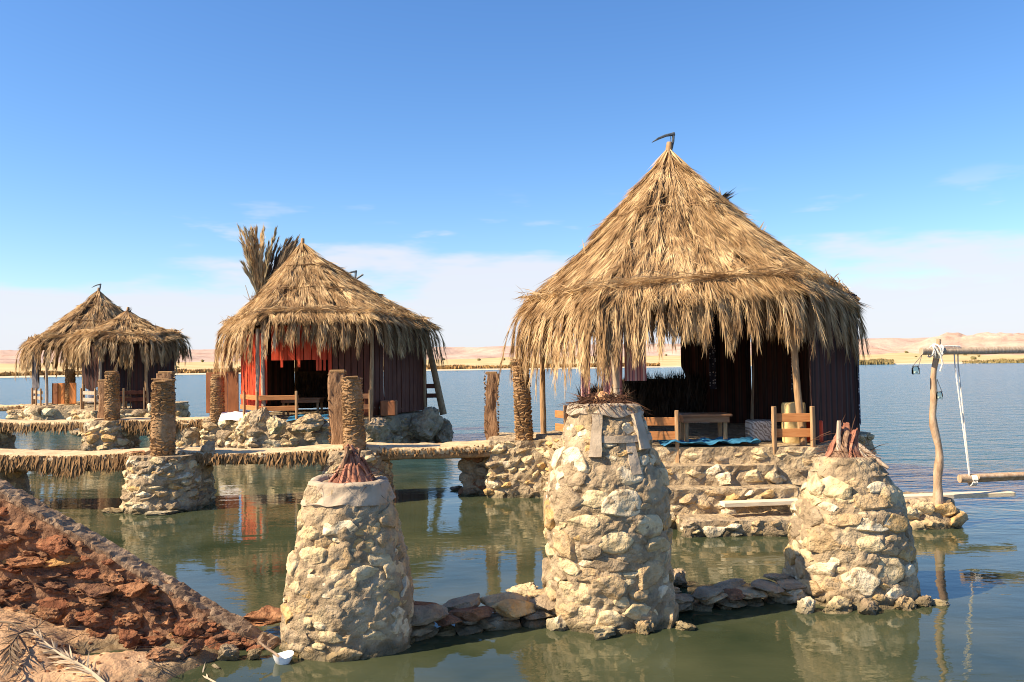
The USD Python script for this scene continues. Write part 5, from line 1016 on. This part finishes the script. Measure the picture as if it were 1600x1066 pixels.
rail('orange plank rail left of the entrance of the red hut', hut2, 0, 0.0, .34, 1.08, (1.66, 1.36), G1, (.97,), .35)
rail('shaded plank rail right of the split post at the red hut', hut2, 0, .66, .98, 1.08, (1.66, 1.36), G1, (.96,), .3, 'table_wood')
table('low dark table inside the red hut', (-6.2, 24.6), 1.2, .7, .5, 1.08)
def cover(name, label, cat, c, z, w, d, mat, seed, drop=.25):
    def fn(U, V):
        x = c[0] + w * (U - .5); y = c[1] + d * (.5 - V); q = np.stack([U * 5, V * 3, U * 0], -1); return np.stack([x, y, z + .09 * fbm(q, 3, seed) - drop * np.maximum(V - .6, 0)], -1)
    me, _ = sheet(fn, 26, 14, .012); solo(name, me, mat, label, cat, smooth=True)
cover('blue_cloth', 'blue cloth lying on the platform edge of the red hut', 'cloth', (-5.6, 23.5), 1.08, 1.4, .7, 'cloth_blue', 3)
cover('white_sheet', 'white sheet behind the corner rail of the red hut', 'sheet', (-8.1, 24.6), 1.15, .9, .8, 'cloth_white', 4, .5)
solo('stool_box', obox((-3.55, 23.9, 1.30), (.22, .2, .22), None, .03), 'brown_panel', 'worn brown box seat by the shaded rail of the red hut', 'box seat')

# dead palm behind the red hut
def dead_palm():
    R = np.random.RandomState(4); x, y = -9.15, 30.2; t = Thing('dead_palm', 'dead palm with upright dry fronds rising behind the red hut', 'palm tree', (x, y, 0))
    t.part('trunk', tube(wob([x, y, -.4], [x + .1, y, 4.9], 14, .08, 3), np.linspace(.26, .20, 14), 12, .2, 3), 'trunk_bark', smooth=50)
    b = np.array([x + .05, y, 4.6])
    for k in range(84):
        left = k < 46; a = R.uniform(0, 2 * PI); L = R.uniform(1.7, 3.15) if left else R.uniform(1.7, 2.95)
        tip = b + (np.array([R.normal(-.06, .10), R.normal(0, .12), 1.0]) if left else np.array([R.normal(.36, .10), R.normal(.1, .16), .95])) * L
        u = np.linspace(0, 1, 8)[:, None]; curl = np.array([np.sign(tip[0] - b[0]) * .16, 0, -.10]) * u ** 3 * R.uniform(.3, 1.6)
        P = b + (tip - b) * u + curl + R.normal(0, .02, (8, 3)); side = unit(np.cross(tip - b, [R.normal(), 1, R.normal() * .3]))
        t.part('palm_frond', frond(P, side, R, 95, (.34, .58), (4, 18), .036, .022, .14, .05, bare=.10), ('frond_green' if R.rand() < .6 else 'straw') if left else ('straw_dark' if R.rand() < .45 else 'straw_grey'))
    for k in range(14):
        a = R.uniform(0, 2 * PI); D = np.array([math.sin(a), -math.cos(a), .3]); P = b + np.array([0, 0, -.2]) + D * np.linspace(0, .9, 6)[:, None] + np.array([0, 0, -1.0]) * (np.linspace(0, 1, 6) ** 2)[:, None] * .9
        t.part('palm_frond', frond(P, unit(np.cross(D, [0, 0, 1])), R, 30, (.2, .4), (10, 30), .03, .018, .2, .2), 'straw_grey')
dead_palm()
def twig(label, pts, r, seed):
    solo('dry_twig', join([tube(np.array(pts), [r, r * .8, r * .4], 6)] + [tube([pts[1], np.array(pts[1]) + d], [r * .5, r * .15], 5) for d in ([.25, 0, .12], [-.22, 0, .18], [.1, 0, .3])]), 'grey_wood', label, 'twig')
q = hut2.roof(np.array(-95.), np.array(.80)); twig('thin dry twig sticking out of the left slope of the red hut roof', [q, q + [-.1, 0, .4], q + [-.25, 0, .9]], .02, 1)
q = hut2.roof(np.array(-92.), np.array(.97)); twig('dry twig poking out at the left eave of the red hut', [q, q + [-.3, 0, .06], q + [-.55, 0, .12]], .03, 2)
def pole_hook():
    p = at_y(554, 438, 28.6); t = Thing('hook_pole', 'tall pole with a dark bent metal hook rising behind the red hut roof', 'pole', (p[0], p[1], 1.0))
    t.part('pole', tube(wob([p[0], p[1], -.3], p, 10, .05, 3), .06, 8), 'grey_wood', smooth=50); hook_parts(t, p - [0, 0, .02], 1.1)
    t.part('crosspiece', tube([p + [.02, 0, .02], p + [.30, 0, .20]], .035, 6), 'metal_dark')
pole_hook()

# ---- far huts (left)
H3 = (-19.15, 38.5)
def skirt3(a): return float(np.interp(a, [-180, -60, 0, 180], [1.3, 1.45, 1.35, 1.3]))
hut3 = Hut('thatched_hut', 'farthest thatched hut with a dark hook on its peak and grey tied curtains', H3, -20, (0, 0, 6.05), 3.0, 3.70, 2.75, 1.0, 103, skirt3, n_thatch=380, n_skirt=84, leaf=2.0, bands=(0.28, 0.6), mats=('straw', 'straw_deep'))
hut3.cloth(5, .12, .5, 1.3, 3.6, 'cloth_grey', 1.02, pleat=.07, n=3, bottom=lambda U: 1.35 + 1.2 * np.abs(U - .25) ** 1.5, label='grey curtain tied to one side')
hut3.cloth(0, .75, 1.0, 1.0, 3.6, 'cloth_dark', 1.0, bottom=lambda U: 1.6 - .5 * U); hut3.cloth(0, .60, .69, 1.1, 2.6, 'cloth_white', 1.03, pleat=.03, label='white gathered curtain')
hut3.cloth(1, 0, 1, 1.0, 3.6, 'cloth_dark', 1.0); hut3.cloth(2, 0, .6, 1.0, 3.6, 'cloth_dark', 1.0)
tp3 = Thing('stone_platform', 'stone platform under the farthest hut', 'stone platform', (*H3, 0))
Masonry(tp3, hexpoly(H3, -20, 3.3, 6), -.4, .98, ((0, 1.06), (1, 1)), 86, size=(.3, .7), aspect=(.4, .7), n=50, var=ROCK1, back=-.1, amp=.10, cell=.25, depth=.3)
for i, (x, w, lab) in enumerate([(86, .24, 'narrow dark orange board left in the entrance of the farthest hut'), (94.5, .36, 'bright orange board in the entrance of the farthest hut'), (114, .28, 'orange board right of the far palm post')]):
    p = at_y(x, 617, 36.0 + .05 * i); solo('orange_board', obox((p[0], p[1], 1.0 + .5), (w / 2, .03, .45), None, .008), 'orange_panel' if i != 0 else 'brown_panel', lab, 'board')
rail('far plank rail at the left of the farthest hut', hut3, 5, .2, .95, 1.0, (1.55, 1.3), G1, (.1, .5, .95), .2, 'grey_wood')
rail('far plank rail right of the white curtain', hut3, 0, .66, 1.0, 1.0, (1.55, 1.3), G1, (.5, 1), .2, 'grey_wood')
H4 = (-15.2, 33.0)
def skirt4(a): return float(np.interp(a, [-180, -60, 0, 180], [1.0, 1.25, 1.0, 1.0]))
hut4 = Hut('thatched_hut', 'small low thatched hut in front of the farthest hut, without a hook', H4, -12, (-0.05, 0, 4.72), 1.85, 3.72, 1.65, 1.0, 104, skirt4, n_thatch=260, n_skirt=62, leaf=1.8, bands=(0.34,), hook=False, mats=('straw', 'straw_deep'))
hut4.cloth(5, .0, 1.0, 1.6, 3.6, 'cloth_dark', 1.0, bottom=lambda U: 2.0 + .0 * U - .3 * np.sin(PI * U)); hut4.cloth(0, 0, .42, 1.8, 3.6, 'cloth_dark', 1.0, bottom=lambda U: 2.0 + 1.2 * U ** 2)
hut4.cloth(0, .66, 1.0, 1.0, 3.6, 'cloth_dark', 1.0); hut4.cloth(1, 0, 1.0, 1.0, 3.6, 'cloth_dark', 1.0)
spike(hut4, 20, .03, .35, (.4, 0, 1), 3, 'straw_dark', 14); spike(hut4, 78, .8, .5, (-.1, 0, 1), 4, 'straw_grey', 3)
tp4 = Thing('stone_platform', 'stone platform under the small low hut', 'stone platform', (*H4, 0))
Masonry(tp4, hexpoly(H4, -12, 2.0, 6), -.4, .98, ((0, 1.06), (1, 1)), 87, size=(.2, .55), aspect=(.4, .7), n=60, var=ROCK1, back=0, amp=.08, cell=.2, depth=.3)
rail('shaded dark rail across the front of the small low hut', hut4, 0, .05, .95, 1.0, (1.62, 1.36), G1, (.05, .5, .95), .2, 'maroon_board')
rail('rail across the left side of the small low hut', hut4, 5, .1, .95, 1.0, (1.62, 1.36), G1, (.05, .95), .2, 'grey_wood')
table('low grey table inside the small low hut', (-14.9, 32.6), .9, .6, .45, 1.0)
def tripod():
    c = at_y(203, 560, 32.0); t = Thing('hanging_poles', 'thin dark forked branch standing inside the small low hut', 'branch', (c[0], c[1], 1.0))
    for dx in (-.14, 0.02, .42): t.part('stick', tube(wob([c[0] + dx, c[1], 1.0], [c[0] + dx * .15, c[1], c[2]], 6, .02, 3), .025, 6), 'trunk_bark')
    t.part('crossbar', tube([[c[0] - .22, c[1], c[2] - .03], [c[0] + .24, c[1], c[2] + .02]], .022, 6), 'trunk_bark')
tripod()
tb = pier('pale square stone block at the right end of the small low hut', rect(-13.4, -12.3, 30.6, 31.7, .05, 15), 1.25, 75, n=40, size=(.16, .42), prof=((0, 1.05), (1, .95)))
R = np.random.RandomState(12); n = 60
solo('dry_tuft', blades(np.c_[R.normal(-13.0, .12, n), R.normal(31.0, .1, n), np.full(n, 1.24)], np.c_[R.normal(0, .35, n), R.normal(0, .35, n), np.ones(n)], R.normal(size=(n, 3)), R.uniform(.25, .6, n), .05), 'straw_grey', 'dry grey tuft on the square stone block by the small low hut', 'dry tuft')
